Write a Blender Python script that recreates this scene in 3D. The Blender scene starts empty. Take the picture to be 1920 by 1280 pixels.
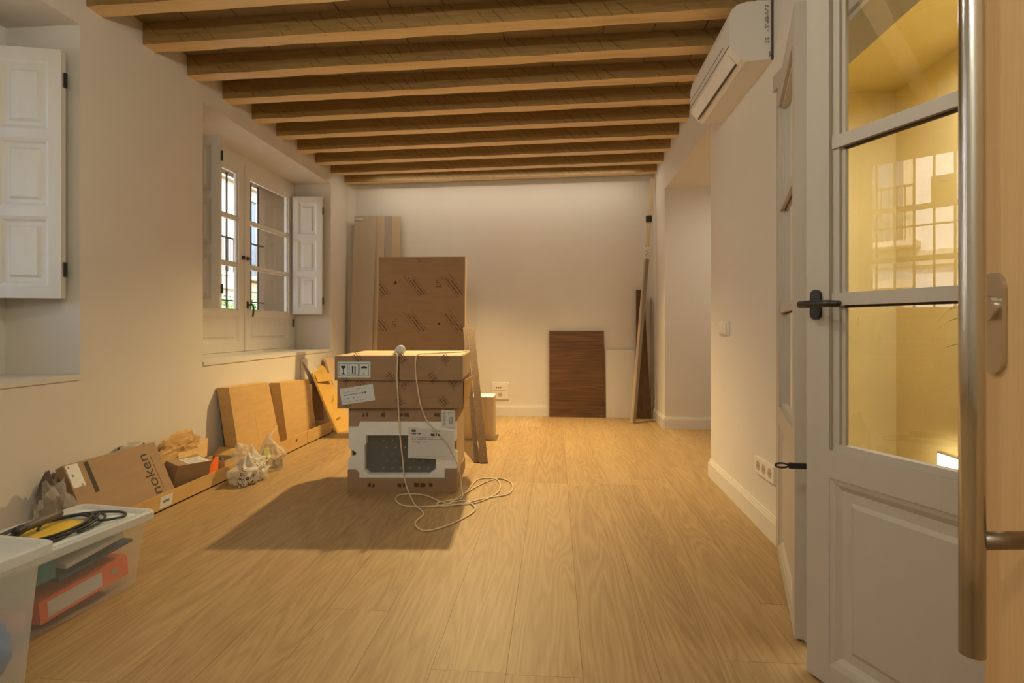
import bpy, bmesh, math, random
from mathutils import Vector, Matrix, noise
R = math.radians
rnd = random.Random(7)
SC = bpy.context.scene
COL = SC.collection
V = Vector

# ------------------------------------------------------------------ camera, world, lights, exposure
TH = R(4.53)
cam_d = bpy.data.cameras.new('camera'); cam = bpy.data.objects.new('camera', cam_d); COL.objects.link(cam)
cam.location = (0, 0, 1.0); cam.rotation_euler = (R(90), 0, TH)
cam_d.sensor_width = 36; cam_d.lens = 36*1010/1920; cam_d.shift_y = -29/1920; cam_d.clip_start = .02
SC.camera = cam
SC.view_settings.view_transform = 'Standard'; SC.view_settings.look = 'None'
SC.view_settings.gamma = 1; SC.view_settings.use_curve_mapping = False
SC.view_settings.exposure = -0.30

world = bpy.data.worlds.new('sky'); SC.world = world; world.use_nodes = True
wn = world.node_tree.nodes; wl = world.node_tree.links
bg = wn['Background']; sky = wn.new('ShaderNodeTexSky'); sky.sky_type = 'NISHITA'; sky.sun_disc = False
sky.sun_elevation = R(50); sky.sun_rotation = R(90); sky.air_density = 1.0; sky.dust_density = 2.5
wl.new(sky.outputs[0], bg.inputs[0]); bg.inputs[1].default_value = 1.05

def lamp(name, kind, loc, energy, color, aim=None, **kw):
    d = bpy.data.lights.new(name, kind); d.energy = energy; d.color = color
    o = bpy.data.objects.new(name, d); COL.objects.link(o); o.location = loc
    if aim is not None:
        o.rotation_euler = (V(aim)-V(loc)).to_track_quat('-Z', 'Y').to_euler()
    for k, v in kw.items(): setattr(d, k, v)
    return o
lamp('sun', 'SUN', (6, 0, 12), 12, (1, .95, .86), aim=(-4, 3, 0), angle=R(.6))
WARM = (1, .70, .31)
# recessed ceiling lamps in the gaps between the beams (hidden from below at a slant by the beams)
lamp('downlight_rear', 'SPOT', (-.74, 4.975, 2.655), 560, WARM, aim=(-.82, 4.25, 0), spot_size=R(106), spot_blend=.85, shadow_soft_size=.03)
lamp('downlight_right', 'SPOT', (.30, 5.345, 2.655), 190, WARM, aim=(.15, 4.6, 0), spot_size=R(84), spot_blend=.8, shadow_soft_size=.04)
lamp('ceiling_strip_rear', 'AREA', (-.6, 5.66, 2.66), 9, (1, .90, .74), aim=(-.6, 5.8, 0), shape='RECTANGLE', size=2.9, size_y=.05)
lamp('room_fill', 'POINT', (-.7, 1.35, 2.28), 27, (.99, .97, .84), shadow_soft_size=.03)  # added fill light out of view, lifts the walls and beams; no fitting
lamp('entrance_fill', 'POINT', (-.5, -.4, 2.2), 29, (.99, .97, .84), shadow_soft_size=.03)  # second added fill, unseen behind the camera
lamp('hall_lamp', 'AREA', (1.7, 4.5, 2.28), 7, (1, .88, .72), aim=(1.7, 4.5, 0), shape='RECTANGLE', size=.4, size_y=.4)
lamp('side_room_lamp', 'AREA', (1.75, 2.2, 2.40), 26, (1, .98, .88), aim=(1.75, 2.2, 0), shape='RECTANGLE', size=.4, size_y=1.2)
lamp('side_room_low_lamp', 'SPOT', (1.9, 3.02, .32), 3, (1, .86, .6), aim=(2.13, 3.02, .1), spot_size=R(150), spot_blend=.6, shadow_soft_size=.05)

# ------------------------------------------------------------------ materials
def new_mat(name):
    m = bpy.data.materials.new(name); m.use_nodes = True
    return m, m.node_tree.nodes, m.node_tree.links, m.node_tree.nodes['Principled BSDF']
def mathn(n, l, op, a, b=None, c=None):
    q = n.new('ShaderNodeMath'); q.operation = op
    for i, x in enumerate((a, b, c)):
        if x is None: continue
        if hasattr(x, 'links') or hasattr(x, 'is_linked'): l.new(x, q.inputs[i])
        else: q.inputs[i].default_value = x
    return q.outputs[0]
def ramp(n, l, src, stops):
    r = n.new('ShaderNodeValToRGB'); l.new(src, r.inputs[0]); e = r.color_ramp.elements
    while len(e) < len(stops): e.new(.5)
    for i, (p, c) in enumerate(stops): e[i].position = p; e[i].color = (*c, 1) if len(c) == 3 else c
    return r.outputs[0]
def mapped(n, l, scale, kind='Object', off=None):
    tc = n.new('ShaderNodeTexCoord'); mp = n.new('ShaderNodeMapping'); mp.inputs['Scale'].default_value = scale
    l.new(tc.outputs[kind], mp.inputs[0])
    if off is not None: l.new(off, mp.inputs['Location'])
    return mp.outputs[0]
def noisen(n, l, vec, scale, detail=4, rough=.55, dist=0):
    q = n.new('ShaderNodeTexNoise'); l.new(vec, q.inputs['Vector'])
    q.inputs['Scale'].default_value = scale; q.inputs['Detail'].default_value = detail
    q.inputs['Roughness'].default_value = rough; q.inputs['Distortion'].default_value = dist
    return q.outputs['Fac']
def bump(n, l, h, p, strength=.2, dist=.01):
    b = n.new('ShaderNodeBump'); b.inputs['Strength'].default_value = strength; b.inputs['Distance'].default_value = dist
    l.new(h, b.inputs['Height']); l.new(b.outputs[0], p.inputs['Normal'])
def mottled(name, c, rough=.7, amt=.08, scale=8, bmp=.15, bscale=60, stretch=(1, 1, 1), metal=0, spec=.5, bdist=.002):
    m, n, l, p = new_mat(name)
    v = mapped(n, l, stretch); f = noisen(n, l, v, scale, 5)
    lo = tuple(x*(1-amt) for x in c); hi = tuple(min(1, x*(1+amt)) for x in c)
    l.new(ramp(n, l, f, ((.3, lo), (.7, hi))), p.inputs['Base Color'])
    p.inputs['Roughness'].default_value = rough; p.inputs['Metallic'].default_value = metal
    p.inputs['Specular IOR Level'].default_value = spec
    if bmp: bump(n, l, noisen(n, l, v, bscale, 3), p, bmp, bdist)
    return m
M = {}
M['wall'] = mottled('wall_paint', (.72, .68, .605), .85, .02, 2, .1, 90, spec=.2)
M['ceil_white'] = mottled('white_plaster', (.78, .75, .69), .85, .02, 3, .12, 60, spec=.2)
M['lacquer'] = mottled('white_lacquer', (.72, .69, .62), .38, .02, 5, .05, 90, (6, 6, 1))
M['door_paint'] = mottled('greige_door_paint', (.50, .455, .385), .42, .02, 5, .05, 90, (6, 6, 1))
M['yellow'] = mottled('yellow_plaster', (.76, .61, .27), .8, .05, 3, .5, 26, bdist=.004)
M['tan'] = mottled('tan_stucco', (.23, .15, .07), .9, .05, 8, .3, 60)
M['plastic'] = mottled('white_plastic', (.78, .75, .68), .35, .01, 3, 0)
M['plastic_shade'] = mottled('grey_plastic_gap', (.10, .09, .08), .6, .02, 3, 0)
M['black'] = mottled('black_metal', (.022, .022, .022), .35, .1, 20, .05)
M['dark'] = mottled('dark_print', (.035, .028, .022), .7, .1, 20, 0)
M['greyprint'] = mottled('grey_print', (.22, .22, .21), .7, .1, 20, 0)
M['brownprint'] = mottled('brown_print', (.085, .045, .02), .8, .2, 30, 0)
M['steel'] = mottled('brushed_steel', (.62, .61, .58), .17, .05, 10, .12, 30, (40, 40, .3), metal=1)
M['satin'] = mottled('satin_nickel', (.60, .55, .47), .33, .03, 12, .05, 90, metal=1)
M['bronze'] = mottled('dark_steel', (.30, .26, .21), .33, .05, 10, .08, 40, (30, 30, 1), metal=1)
M['paper'] = mottled('paper', (.66, .67, .66), .6, .02, 6, .05, 30)
M['kraft'] = mottled('kraft_cardboard', (.58, .37, .145), .75, .07, 6, .10, 40, (1, 1, 5))
M['kraft_yellow'] = mottled('yellow_kraft_cardboard', (.62, .37, .08), .6, .08, 6, .12, 40)
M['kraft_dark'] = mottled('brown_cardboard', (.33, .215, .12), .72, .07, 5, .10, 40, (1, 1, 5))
M['kraft_light'] = mottled('light_cardboard', (.62, .46, .28), .75, .06, 5, .10, 40)
M['styro'] = mottled('styrofoam', (.84, .86, .84), .8, .03, 20, .5, 140)
M['ovenglass'] = mottled('dark_oven_front', (.10, .10, .095), .25, .1, 6, .05)
M['ovendash'] = mottled('grey_oven_marks', (.42, .44, .43), .4, .05, 6, 0)
M['orange'] = mottled('orange_plastic', (.85, .17, .03), .5, .05, 6, .1)
M['binder_orange'] = mottled('orange_binder', (.86, .20, .07), .5, .04, 6, .05)
M['teal'] = mottled('teal_plastic', (.05, .26, .30), .5, .1, 5, .1)
M['blue'] = mottled('blue_plastic', (.04, .20, .62), .5, .1, 6, .4, 9, bdist=.02)
M['darkblue'] = mottled('dark_blue_paper', (.05, .10, .16), .6, .2, 8, .1)
M['yellow_plastic'] = mottled('yellow_card', (.82, .56, .06), .5, .1, 8, .1)
M['rubber'] = mottled('black_cable', (.03, .032, .03), .5, .1, 30, 0)
M['brownrubber'] = mottled('brown_handle', (.13, .10, .08), .5, .1, 30, 0)
M['sheet'] = mottled('pale_blue_sheet', (.66, .72, .72), .5, .02, 6, 0)
M['cord'] = mottled('cream_cord', (.70, .60, .42), .5, .04, 30, 0)
M['leaf'] = mottled('green_leaf', (.10, .26, .03), .5, .3, 12, .1)
M['terracotta'] = mottled('clay_pot', (.35, .16, .08), .8, .1, 12, .2)
M['facade'] = mottled('pale_facade', (.80, .77, .70), .85, .03, 1, .1)
M['facade_cream'] = mottled('cream_facade', (.50, .45, .36), .85, .03, 1, .1)
M['facade_trim'] = mottled('cream_facade_trim', (.62, .52, .36), .85, .04, 2, .1)
M['shade_window'] = mottled('dark_window_glass', (.10, .13, .17), .15, .1, 2, 0)
M['iron'] = mottled('dark_iron', (.045, .035, .03), .6, .1, 30, .1)
M['ground'] = mottled('street_paving', (.35, .32, .28), .9, .1, 3, .2)

def glass_mat(name, tint=(1, 1, 1), ior=1.85):
    m, n, l, p = new_mat(name); n.remove(p)
    tr = n.new('ShaderNodeBsdfTransparent'); tr.inputs[0].default_value = (*tint, 1)
    gl = n.new('ShaderNodeBsdfGlossy'); gl.inputs['Roughness'].default_value = .0; gl.inputs[0].default_value = (1, 1, 1, 1)
    fr = n.new('ShaderNodeFresnel'); fr.inputs[0].default_value = ior
    mx = n.new('ShaderNodeMixShader'); l.new(fr.outputs[0], mx.inputs[0]); l.new(tr.outputs[0], mx.inputs[1]); l.new(gl.outputs[0], mx.inputs[2])
    l.new(mx.outputs[0], n['Material Output'].inputs[0]); return m
M['glass'] = glass_mat('clear_glass')
M['window_glass'] = glass_mat('window_glass', ior=1.45)
def film_mat(name, col, alpha, rough=.25, bmp=0.0, pattern=False):
    m, n, l, p = new_mat(name)
    tr = n.new('ShaderNodeBsdfTransparent')
    mx = n.new('ShaderNodeMixShader'); mx.inputs[0].default_value = alpha
    tl = n.new('ShaderNodeBsdfTranslucent'); tl.inputs[0].default_value = (*col, 1)
    m2 = n.new('ShaderNodeMixShader'); m2.inputs[0].default_value = .35
    p.inputs['Base Color'].default_value = (*col, 1); p.inputs['Roughness'].default_value = rough
    l.new(p.outputs[0], m2.inputs[1]); l.new(tl.outputs[0], m2.inputs[2])
    l.new(tr.outputs[0], mx.inputs[1]); l.new(m2.outputs[0], mx.inputs[2]); l.new(mx.outputs[0], n['Material Output'].inputs[0])
    v = mapped(n, l, (1, 1, 1))
    if bmp: bump(n, l, noisen(n, l, v, 30, 4), p, bmp, .01)
    if pattern:
        vo = n.new('ShaderNodeTexVoronoi'); vo.inputs['Scale'].default_value = 30; l.new(v, vo.inputs['Vector'])
        ring = ramp(n, l, vo.outputs['Distance'], ((.0, (0, 0, 0)), (.22, (0, 0, 0)), (.25, (1, 1, 1)), (.38, (1, 1, 1)), (.42, (0, 0, 0))))
        msk = ramp(n, l, noisen(n, l, v, 7, 1), ((.50, (0, 0, 0)), (.54, (1, 1, 1))))
        f = mathn(n, l, 'MULTIPLY', ring, msk)
        mc = n.new('ShaderNodeMix'); mc.data_type = 'RGBA'; l.new(f, mc.inputs['Factor'])
        mc.inputs['A'].default_value = (*col, 1); mc.inputs['B'].default_value = (.12, .06, .03, 1)
        l.new(mc.outputs['Result'], p.inputs['Base Color']); l.new(mc.outputs['Result'], tl.inputs[0])
        l.new(mathn(n, l, 'MAXIMUM', f, alpha), mx.inputs[0])
    return m
M['frost'] = film_mat('frosted_plastic', (.80, .84, .84), .26, .25)
M['frost_tall'] = film_mat('cloudy_plastic', (.80, .84, .84), .45, .25)
M['sticker_yellow'] = film_mat('yellow_sticker', (.80, .66, .12), .97, .4)
M['sticker_white'] = film_mat('white_sticker', (.85, .85, .80), .97, .4)
M['frost_lid'] = film_mat('milky_plastic_lid', (.80, .85, .85), .80, .35)
M['clearfilm'] = film_mat('clear_film', (.78, .76, .70), .28, .15, .6)
M['bagfilm'] = film_mat('white_bag_film', (.80, .76, .68), .36, .3, .5)
M['bagprint'] = film_mat('printed_bag_film', (.80, .77, .70), .80, .4, .5, True)

def emis(name, col, s):
    m, n, l, p = new_mat(name); p.inputs['Emission Color'].default_value = (*col, 1); p.inputs['Emission Strength'].default_value = s
    return m
M['glow'] = emis('lit_diffuser', (1, .93, .78), 4.5)

def wood(name, c_lo, c_mid, c_hi, axis=1, scale=1.0, rough=.45, rnd_tone=.0, rings=.5, bmp=.08, knots=0.0):
    m, n, l, p = new_mat(name)
    oi = n.new('ShaderNodeObjectInfo')
    vm = n.new('ShaderNodeVectorMath'); vm.operation = 'SCALE'
    cx = n.new('ShaderNodeCombineXYZ'); l.new(oi.outputs['Random'], cx.inputs[0]); l.new(oi.outputs['Random'], cx.inputs[1]); l.new(oi.outputs['Random'], cx.inputs[2])
    l.new(cx.outputs[0], vm.inputs[0]); vm.inputs['Scale'].default_value = 37.0
    st = [9*scale]*3; st[axis] = .7*scale
    v = mapped(n, l, st, off=vm.outputs[0])
    st2 = [60*scale]*3; st2[axis] = 1.6*scale
    vf = mapped(n, l, st2, off=vm.outputs[0])
    broad = noisen(n, l, v, 1.0, 2, .45, .25)
    r = mathn(n, l, 'FRACT', mathn(n, l, 'MULTIPLY', broad, 17.0))
    r = mathn(n, l, 'ABSOLUTE', mathn(n, l, 'SUBTRACT', mathn(n, l, 'MULTIPLY', r, 2.0), 1.0))
    fine = noisen(n, l, vf, 3.0, 5, .65)
    big = noisen(n, l, v, .6, 3)
    a = mathn(n, l, 'MULTIPLY', r, rings)
    a = mathn(n, l, 'ADD', a, mathn(n, l, 'MULTIPLY', fine, 1.15-rings))
    a = mathn(n, l, 'ADD', a, mathn(n, l, 'MULTIPLY', mathn(n, l, 'SUBTRACT', big, .5), .6))
    if rnd_tone: a = mathn(n, l, 'ADD', a, mathn(n, l, 'MULTIPLY', mathn(n, l, 'SUBTRACT', oi.outputs['Random'], .5), rnd_tone))
    c = ramp(n, l, a, ((.22, c_lo), (.52, c_mid), (.85, c_hi)))
    l.new(c, p.inputs['Base Color']); p.inputs['Roughness'].default_value = rough
    bump(n, l, a, p, bmp, .004)
    return m
M['oak'] = wood('oak_plank', (.265, .163, .068), (.345, .226, .099), (.42, .29, .138), 1, .85, .48, .16, .32, .05)
M['veneer'] = wood('light_beech_veneer', (.58, .37, .17), (.64, .42, .20), (.69, .47, .24), 2, 1.2, .5, 0, .06, .03)
M['walnut'] = wood('walnut_board', (.05, .022, .009), (.13, .062, .024), (.22, .11, .045), 0, .45, .55, .1, .14, .03)
M['walnut_v'] = wood('dark_walnut_board', (.04, .02, .008), (.10, .05, .02), (.16, .085, .035), 2, 1.0, .7, .1, .25, .04)
M['beige_board'] = mottled('beige_board', (.50, .42, .31), .6, .03, 3, .05, 40, (8, 8, .4))
M['tan_board'] = mottled('tan_board', (.54, .42, .27), .6, .05, 3, .05, 40, (8, 8, .4))
M['grey_board'] = mottled('grey_board', (.40, .35, .28), .6, .03, 3, .05, 40, (8, 8, .4))
M['lath'] = mottled('pale_lath', (.66, .52, .33), .65, .08, 6, .1, 40, (5, 5, .5))

def beam_mat(name, lo, mid, hi, notches=True, grey=.0):
    m, n, l, p = new_mat(name)
    v = mapped(n, l, (.8, 8, 8)); vf = mapped(n, l, (2.5, 60, 60)); vo_ = mapped(n, l, (1, 1, 1))
    a = mathn(n, l, 'ADD', mathn(n, l, 'MULTIPLY', noisen(n, l, v, 1, 4), .55), mathn(n, l, 'MULTIPLY', noisen(n, l, vf, 2, 4, .7), .5))
    c = ramp(n, l, a, ((.32, lo), (.52, mid), (.74, hi)))
    # worm holes and adze nicks: wear of the wood itself
    vr = n.new('ShaderNodeTexVoronoi'); vr.inputs['Scale'].default_value = 26; l.new(mapped(n, l, (1, 2, 2)), vr.inputs['Vector'])
    holes = ramp(n, l, vr.outputs['Distance'], ((.05, (.25, .22, .2)), (.10, (1, 1, 1))))
    mx = n.new('ShaderNodeMix'); mx.data_type = 'RGBA'; mx.blend_type = 'MULTIPLY'; mx.inputs['Factor'].default_value = .8
    l.new(c, mx.inputs['A']); l.new(holes, mx.inputs['B']); out = mx.outputs['Result']
    if notches:
        sp = n.new('ShaderNodeSeparateXYZ'); l.new(vo_, sp.inputs[0])
        s = mathn(n, l, 'ADD', mathn(n, l, 'MULTIPLY', sp.outputs[0], 13.0), mathn(n, l, 'MULTIPLY', sp.outputs[2], 14.0))
        s = mathn(n, l, 'ADD', s, mathn(n, l, 'MULTIPLY', noisen(n, l, vo_, 5, 2), 1.6))
        w = mathn(n, l, 'ABSOLUTE', mathn(n, l, 'SUBTRACT', mathn(n, l, 'FRACT', s), .5))
        nk = ramp(n, l, w, ((.0, (.30, .26, .22)), (.035, (.45, .42, .38)), (.07, (1, 1, 1))))
        msk = ramp(n, l, noisen(n, l, vo_, 9, 2), ((.46, (0, 0, 0)), (.56, (1, 1, 1))))
        m2 = n.new('ShaderNodeMix'); m2.data_type = 'RGBA'; m2.blend_type = 'MULTIPLY'
        l.new(mathn(n, l, 'MULTIPLY', msk, .75), m2.inputs['Factor']); l.new(out, m2.inputs['A']); l.new(nk, m2.inputs['B']); out = m2.outputs['Result']
    l.new(out, p.inputs['Base Color']); p.inputs['Roughness'].default_value = .36
    bump(n, l, a, p, .35, .006)
    return m
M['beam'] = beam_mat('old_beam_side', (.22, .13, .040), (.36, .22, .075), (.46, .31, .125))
M['beam_under_lit'] = beam_mat('old_beam_lit_underside', (.55, .36, .14), (.74, .52, .23), (.84, .64, .33), False)  # same wood, lightened: bounce light from the floor put into the underside colour
M['board'] = beam_mat('old_ceiling_board', (.16, .11, .05), (.27, .19, .09), (.36, .27, .15), False)

# ------------------------------------------------------------------ mesh helpers
WL = {}
def hexa(bm, b, t):                       # b, t: four bottom and four top corners, same order
    vs = [bm.verts.new(p) for p in list(b)+list(t)]
    for f in ((3, 2, 1, 0), (4, 5, 6, 7), (0, 1, 5, 4), (1, 2, 6, 5), (2, 3, 7, 6), (3, 0, 4, 7)):
        bm.faces.new([vs[i] for i in f])
def box(bm, x0, x1, y0, y1, z0, z1, mt=None):
    P = [V(p) for p in ((x0, y0, z0), (x1, y0, z0), (x1, y1, z0), (x0, y1, z0), (x0, y0, z1), (x1, y0, z1), (x1, y1, z1), (x0, y1, z1))]
    if mt is not None: P = [mt @ p for p in P]
    hexa(bm, P[:4], P[4:])
def tube(bm, pts, r, seg=8, cap=True):
    pts = [V(p) for p in pts]; rings = []; up = None
    for i, p in enumerate(pts):
        d = (pts[min(i+1, len(pts)-1)]-pts[max(i-1, 0)]).normalized()
        if up is None: up = d.orthogonal().normalized()
        up = (up-d*up.dot(d)).normalized(); s = d.cross(up)
        rr = r[i] if isinstance(r, (list, tuple)) else r
        rings.append([bm.verts.new(p+(up*math.cos(2*math.pi*k/seg)+s*math.sin(2*math.pi*k/seg))*rr) for k in range(seg)])
    for a, b in zip(rings, rings[1:]):
        for k in range(seg): bm.faces.new((a[k], a[(k+1) % seg], b[(k+1) % seg], b[k]))
    if cap: bm.faces.new(rings[0][::-1]); bm.faces.new(rings[-1])
class Fr:                                  # a plane frame: origin, two axes, outward normal
    def __init__(s, o, ux, uy): s.o = V(o); s.ux = V(ux).normalized(); s.uy = V(uy).normalized(); s.n = s.ux.cross(s.uy).normalized()
    def p(s, a, b, h=0): return s.o+s.ux*a+s.uy*b+s.n*h
def fbox(bm, f, a0, a1, b0, b1, h0, h1):
    q = [(a0, b0), (a1, b0), (a1, b1), (a0, b1)]
    hexa(bm, [f.p(a, b, h0) for a, b in q], [f.p(a, b, h1) for a, b in q])
def fpoly(bm, f, pts, h0, h1):
    lo = [bm.verts.new(f.p(a, b, h0)) for a, b in pts]; hi = [bm.verts.new(f.p(a, b, h1)) for a, b in pts]; k = len(pts)
    bm.faces.new(lo[::-1]); bm.faces.new(hi)
    for i in range(k): bm.faces.new((lo[i], lo[(i+1) % k], hi[(i+1) % k], hi[i]))
def fdisc(bm, f, a, b, r, h0, h1, seg=20, r2=None):
    fpoly_pts = [(a+r*math.cos(2*math.pi*i/seg), b+(r2 or r)*math.sin(2*math.pi*i/seg)) for i in range(seg)]
    fpoly(bm, f, fpoly_pts, h0, h1)
def ftext(bm, f, s, a, b, size, rot=0, h=.0008, align='CENTER', squash=1):
    c = bpy.data.curves.new('t', 'FONT'); c.body = s; c.size = size; c.align_x = align; c.align_y = 'CENTER'
    o = bpy.data.objects.new('t', c); COL.objects.link(o); bpy.context.view_layer.update()
    dg = bpy.context.evaluated_depsgraph_get(); me = o.evaluated_get(dg).to_mesh()
    cr, sr = math.cos(rot), math.sin(rot); vs = []
    for q in me.vertices:
        x, y = q.co.x*squash, q.co.y; vs.append(bm.verts.new(f.p(a+x*cr-y*sr, b+x*sr+y*cr, h)))
    for pl in me.polygons:
        try: bm.faces.new([vs[i] for i in pl.vertices])
        except ValueError: pass
    o.evaluated_get(dg).to_mesh_clear(); bpy.data.objects.remove(o); bpy.data.curves.remove(c)
def marks(bm, f, a, b, ln, ht, rot=0, h=.0006, r=None, fill=.75):    # a line of illegible small print
    r = r or rnd; x = 0; cr, sr = math.cos(rot), math.sin(rot)
    while x < ln:
        w = ht*r.uniform(.35, 1.2)
        if r.random() < fill:
            q = [(x, -ht/2*r.uniform(.6, 1)), (x+w, -ht/2*r.uniform(.6, 1)), (x+w, ht/2*r.uniform(.5, 1)), (x, ht/2*r.uniform(.5, 1))]
            bm.faces.new([bm.verts.new(f.p(a+p*cr-s*sr, b+p*sr+s*cr, h)) for p, s in q])
        x += w+ht*r.uniform(.15, .4)
def finish(bm, bevel=0, seg=1, smooth=False):
    if bevel:
        bmesh.ops.bevel(bm, geom=[e for e in bm.edges if len(e.link_faces) == 2 and e.calc_face_angle(0) > .5], offset=bevel, segments=seg, profile=.7, affect='EDGES', clamp_overlap=True)
    bmesh.ops.recalc_face_normals(bm, faces=bm.faces) if all(len(e.link_faces) == 2 for e in bm.edges) else None
    if smooth:
        for f in bm.faces: f.smooth = True
def empty(name, loc, label=None, cat=None, group=None, kind=None):
    o = bpy.data.objects.new(name, None); COL.objects.link(o); o.location = loc; o.empty_display_size = .05; WL[o.name] = V(loc)
    tag(o, label, cat, group, kind); return o
def tag(o, label=None, cat=None, group=None, kind=None):
    for k, v in (('label', label), ('category', cat), ('group', group), ('kind', kind)):
        if v: o[k] = v
    return o
def obj(name, bm, mat, parent=None, base=None, bevel=0, seg=1, smooth=False):   # bm holds world coordinates
    finish(bm, bevel, seg, smooth)
    org = WL[parent.name] if parent is not None else V(base if base is not None else (0, 0, 0))
    bmesh.ops.translate(bm, verts=bm.verts, vec=-org)
    me = bpy.data.meshes.new(name); bm.to_mesh(me); bm.free()
    for m in (mat if isinstance(mat, (list, tuple)) else [mat]): me.materials.append(M[m] if isinstance(m, str) else m)
    o = bpy.data.objects.new(name, me); COL.objects.link(o)
    if parent is not None: o.parent = parent
    else: o.location = org
    WL[o.name] = org
    return o
def NB(): return bmesh.new()
def struct(name, bm, mat, bevel=0): return tag(obj(name, bm, mat, bevel=bevel), kind='structure')

# ------------------------------------------------------------------ room shell
XL, YF, ZC = -2.34, 6.0, 2.74
def XR(y): return 1.018+(y-2.45)*.0175            # the right wall runs slightly outwards
Z0, Z1 = .755, 2.49                                # window recesses
b = NB()
for y0, y1 in ((-1.0, .43), (2.487, 3.42), (5.48, 5.94)): box(b, -2.74, XL, y0, y1, 0, ZC)
for y0, y1 in ((.43, 2.487), (3.42, 5.48)):
    box(b, -2.74, XL, y0, y1, 0, Z0); box(b, -2.74, XL, y0, y1, Z1, ZC)
hexa(b, [V(p) for p in ((-2.74, 5.94, 0), (-2.34, 5.94, 0), (-2.266, 6.0, 0), (-2.74, 6.0, 0))], [V(p) for p in ((-2.74, 5.94, ZC), (-2.34, 5.94, ZC), (-2.266, 6.0, ZC), (-2.74, 6.0, ZC))])
struct('wall_left', b, 'wall')
b = NB()                                           # outer leaf of the thick wall, stuccoed outside
for y0, y1 in ((-1.0, .62), (2.40, 3.66), (5.44, 7.4)): box(b, -3.12, -2.76, y0, y1, -1, 4)
for y0, y1 in ((.62, 2.40), (3.66, 5.44)):
    box(b, -3.12, -2.76, y0, y1, -1, .77); box(b, -3.12, -2.76, y0, y1, 2.44, 4)
struct('wall_outside', b, 'tan')
b = NB(); box(b, -2.9, 2.4, YF, YF+.2, 0, ZC); struct('wall_back', b, 'wall')
b = NB(); box(b, -2.9, 2.4, -1.2, -1.0, 0, ZC); struct('wall_front', b, 'wall')
def rwall(bm, y0, y1, z0, z1, th=.14):
    hexa(bm, [V((XR(y0), y0, z0)), V((XR(y0)+th, y0, z0)), V((XR(y1)+th, y1, z0)), V((XR(y1), y1, z0))],
         [V((XR(y0), y0, z1)), V((XR(y0)+th, y0, z1)), V((XR(y1)+th, y1, z1)), V((XR(y1), y1, z1))])
YD0, YD1, ZD = .98, 2.44, 2.05                     # double door opening
b = NB(); rwall(b, YD1, 3.69, 0, ZC); rwall(b, YD0, YD1, ZD, ZC); rwall(b, -1, YD0, 0, ZC)
rwall(b, 3.69, 5.34, 2.335, ZC, .9); rwall(b, 5.34, 6.0, 0, ZC, 1.2)
struct('wall_right', b, 'wall')
b = NB(); box(b, 1.16, 2.4, 3.60, 3.69, 0, ZC); box(b, 2.2, 2.4, 3.69, 5.4, 0, ZC); box(b, 1.9, 2.2, 3.69, 5.34, 2.335, ZC); struct('wall_hall', b, 'wall')
b = NB(); box(b, 1.185, 2.15, 3.55, 3.598, 0, 2.47); box(b, 2.13, 2.3, -.2, 3.56, 0, 2.5); box(b, 1.17, 2.15, -.25, -.2, 0, 2.5)
box(b, 1.13, 2.15, -.25, 3.6, 2.47, 2.6)
for y0, y1 in ((YD1, 3.56), (-.2, YD0)):
    hexa(b, [V((XR(y0)+.142, y0, 0)), V((XR(y0)+.16, y0, 0)), V((XR(y1)+.16, y1, 0)), V((XR(y1)+.142, y1, 0))], [V((XR(y0)+.142, y0, 2.47)), V((XR(y0)+.16, y0, 2.47)), V((XR(y1)+.16, y1, 2.47)), V((XR(y1)+.142, y1, 2.47))])
hexa(b, [V((XR(YD0)+.142, YD0, ZD)), V((XR(YD0)+.16, YD0, ZD)), V((XR(YD1)+.16, YD1, ZD)), V((XR(YD1)+.142, YD1, ZD))], [V((XR(YD0)+.142, YD0, 2.47)), V((XR(YD0)+.16, YD0, 2.47)), V((XR(YD1)+.16, YD1, 2.47)), V((XR(YD1)+.142, YD1, 2.47))])
b2 = b
struct('wall_side_room', b2, 'yellow')
# ceiling: white slab above with beams and boards as its pieces
b = NB(); box(b, -3.2, 2.5, -1.3, 6.3, ZC, ZC+.15); ceil = struct('ceiling', b, 'ceil_white')
def beam_mesh(y, i):
    bm = NB(); xa, xb = XL-.05, XR(y)+.05; n = 30; rr = random.Random(i*3+1); w, h = .098, .132
    rings = []
    for k in range(n+1):
        x = xa+(xb-xa)*k/n; yy = -.016*(x-xa); zz = .009*(x-xa)
        j = lambda s=.003: rr.uniform(-s, s)
        rings.append([bm.verts.new(p) for p in ((x, yy+j(.0015), zz+j(.002)), (x, yy+w+j(.0015), zz+j(.002)), (x, yy+w, h+.02), (x, yy, h+.02))])
    for a, c in zip(rings, rings[1:]):
        for k in range(4):
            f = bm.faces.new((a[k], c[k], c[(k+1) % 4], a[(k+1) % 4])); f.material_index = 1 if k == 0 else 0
    bm.faces.new(rings[0]); bm.faces.new(rings[-1][::-1])
    bmesh.ops.bevel(bm, geom=[e for e in bm.edges if abs(e.verts[0].co.z-.009*(e.verts[0].co.x-xa)) < .02 and abs(e.verts[1].co.z-.009*(e.verts[1].co.x-xa)) < .02 and abs(e.verts[0].co.x-e.verts[1].co.x) > .01], offset=.006, segments=2, affect='EDGES')
    bmesh.ops.recalc_face_normals(bm, faces=bm.faces)
    me = bpy.data.meshes.new('beam'); bm.to_mesh(me); bm.free(); me.materials.append(M['beam']); me.materials.append(M['beam_under_lit'])
    return me
beam_y = [5.85-.3695*k for k in range(18)]
for i, y in enumerate(beam_y):
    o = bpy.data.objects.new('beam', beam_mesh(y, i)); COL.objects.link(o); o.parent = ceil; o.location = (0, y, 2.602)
bm = NB(); box(bm, -.143, .143, 0, .255, -.012, 0); finish(bm, .003)
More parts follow.
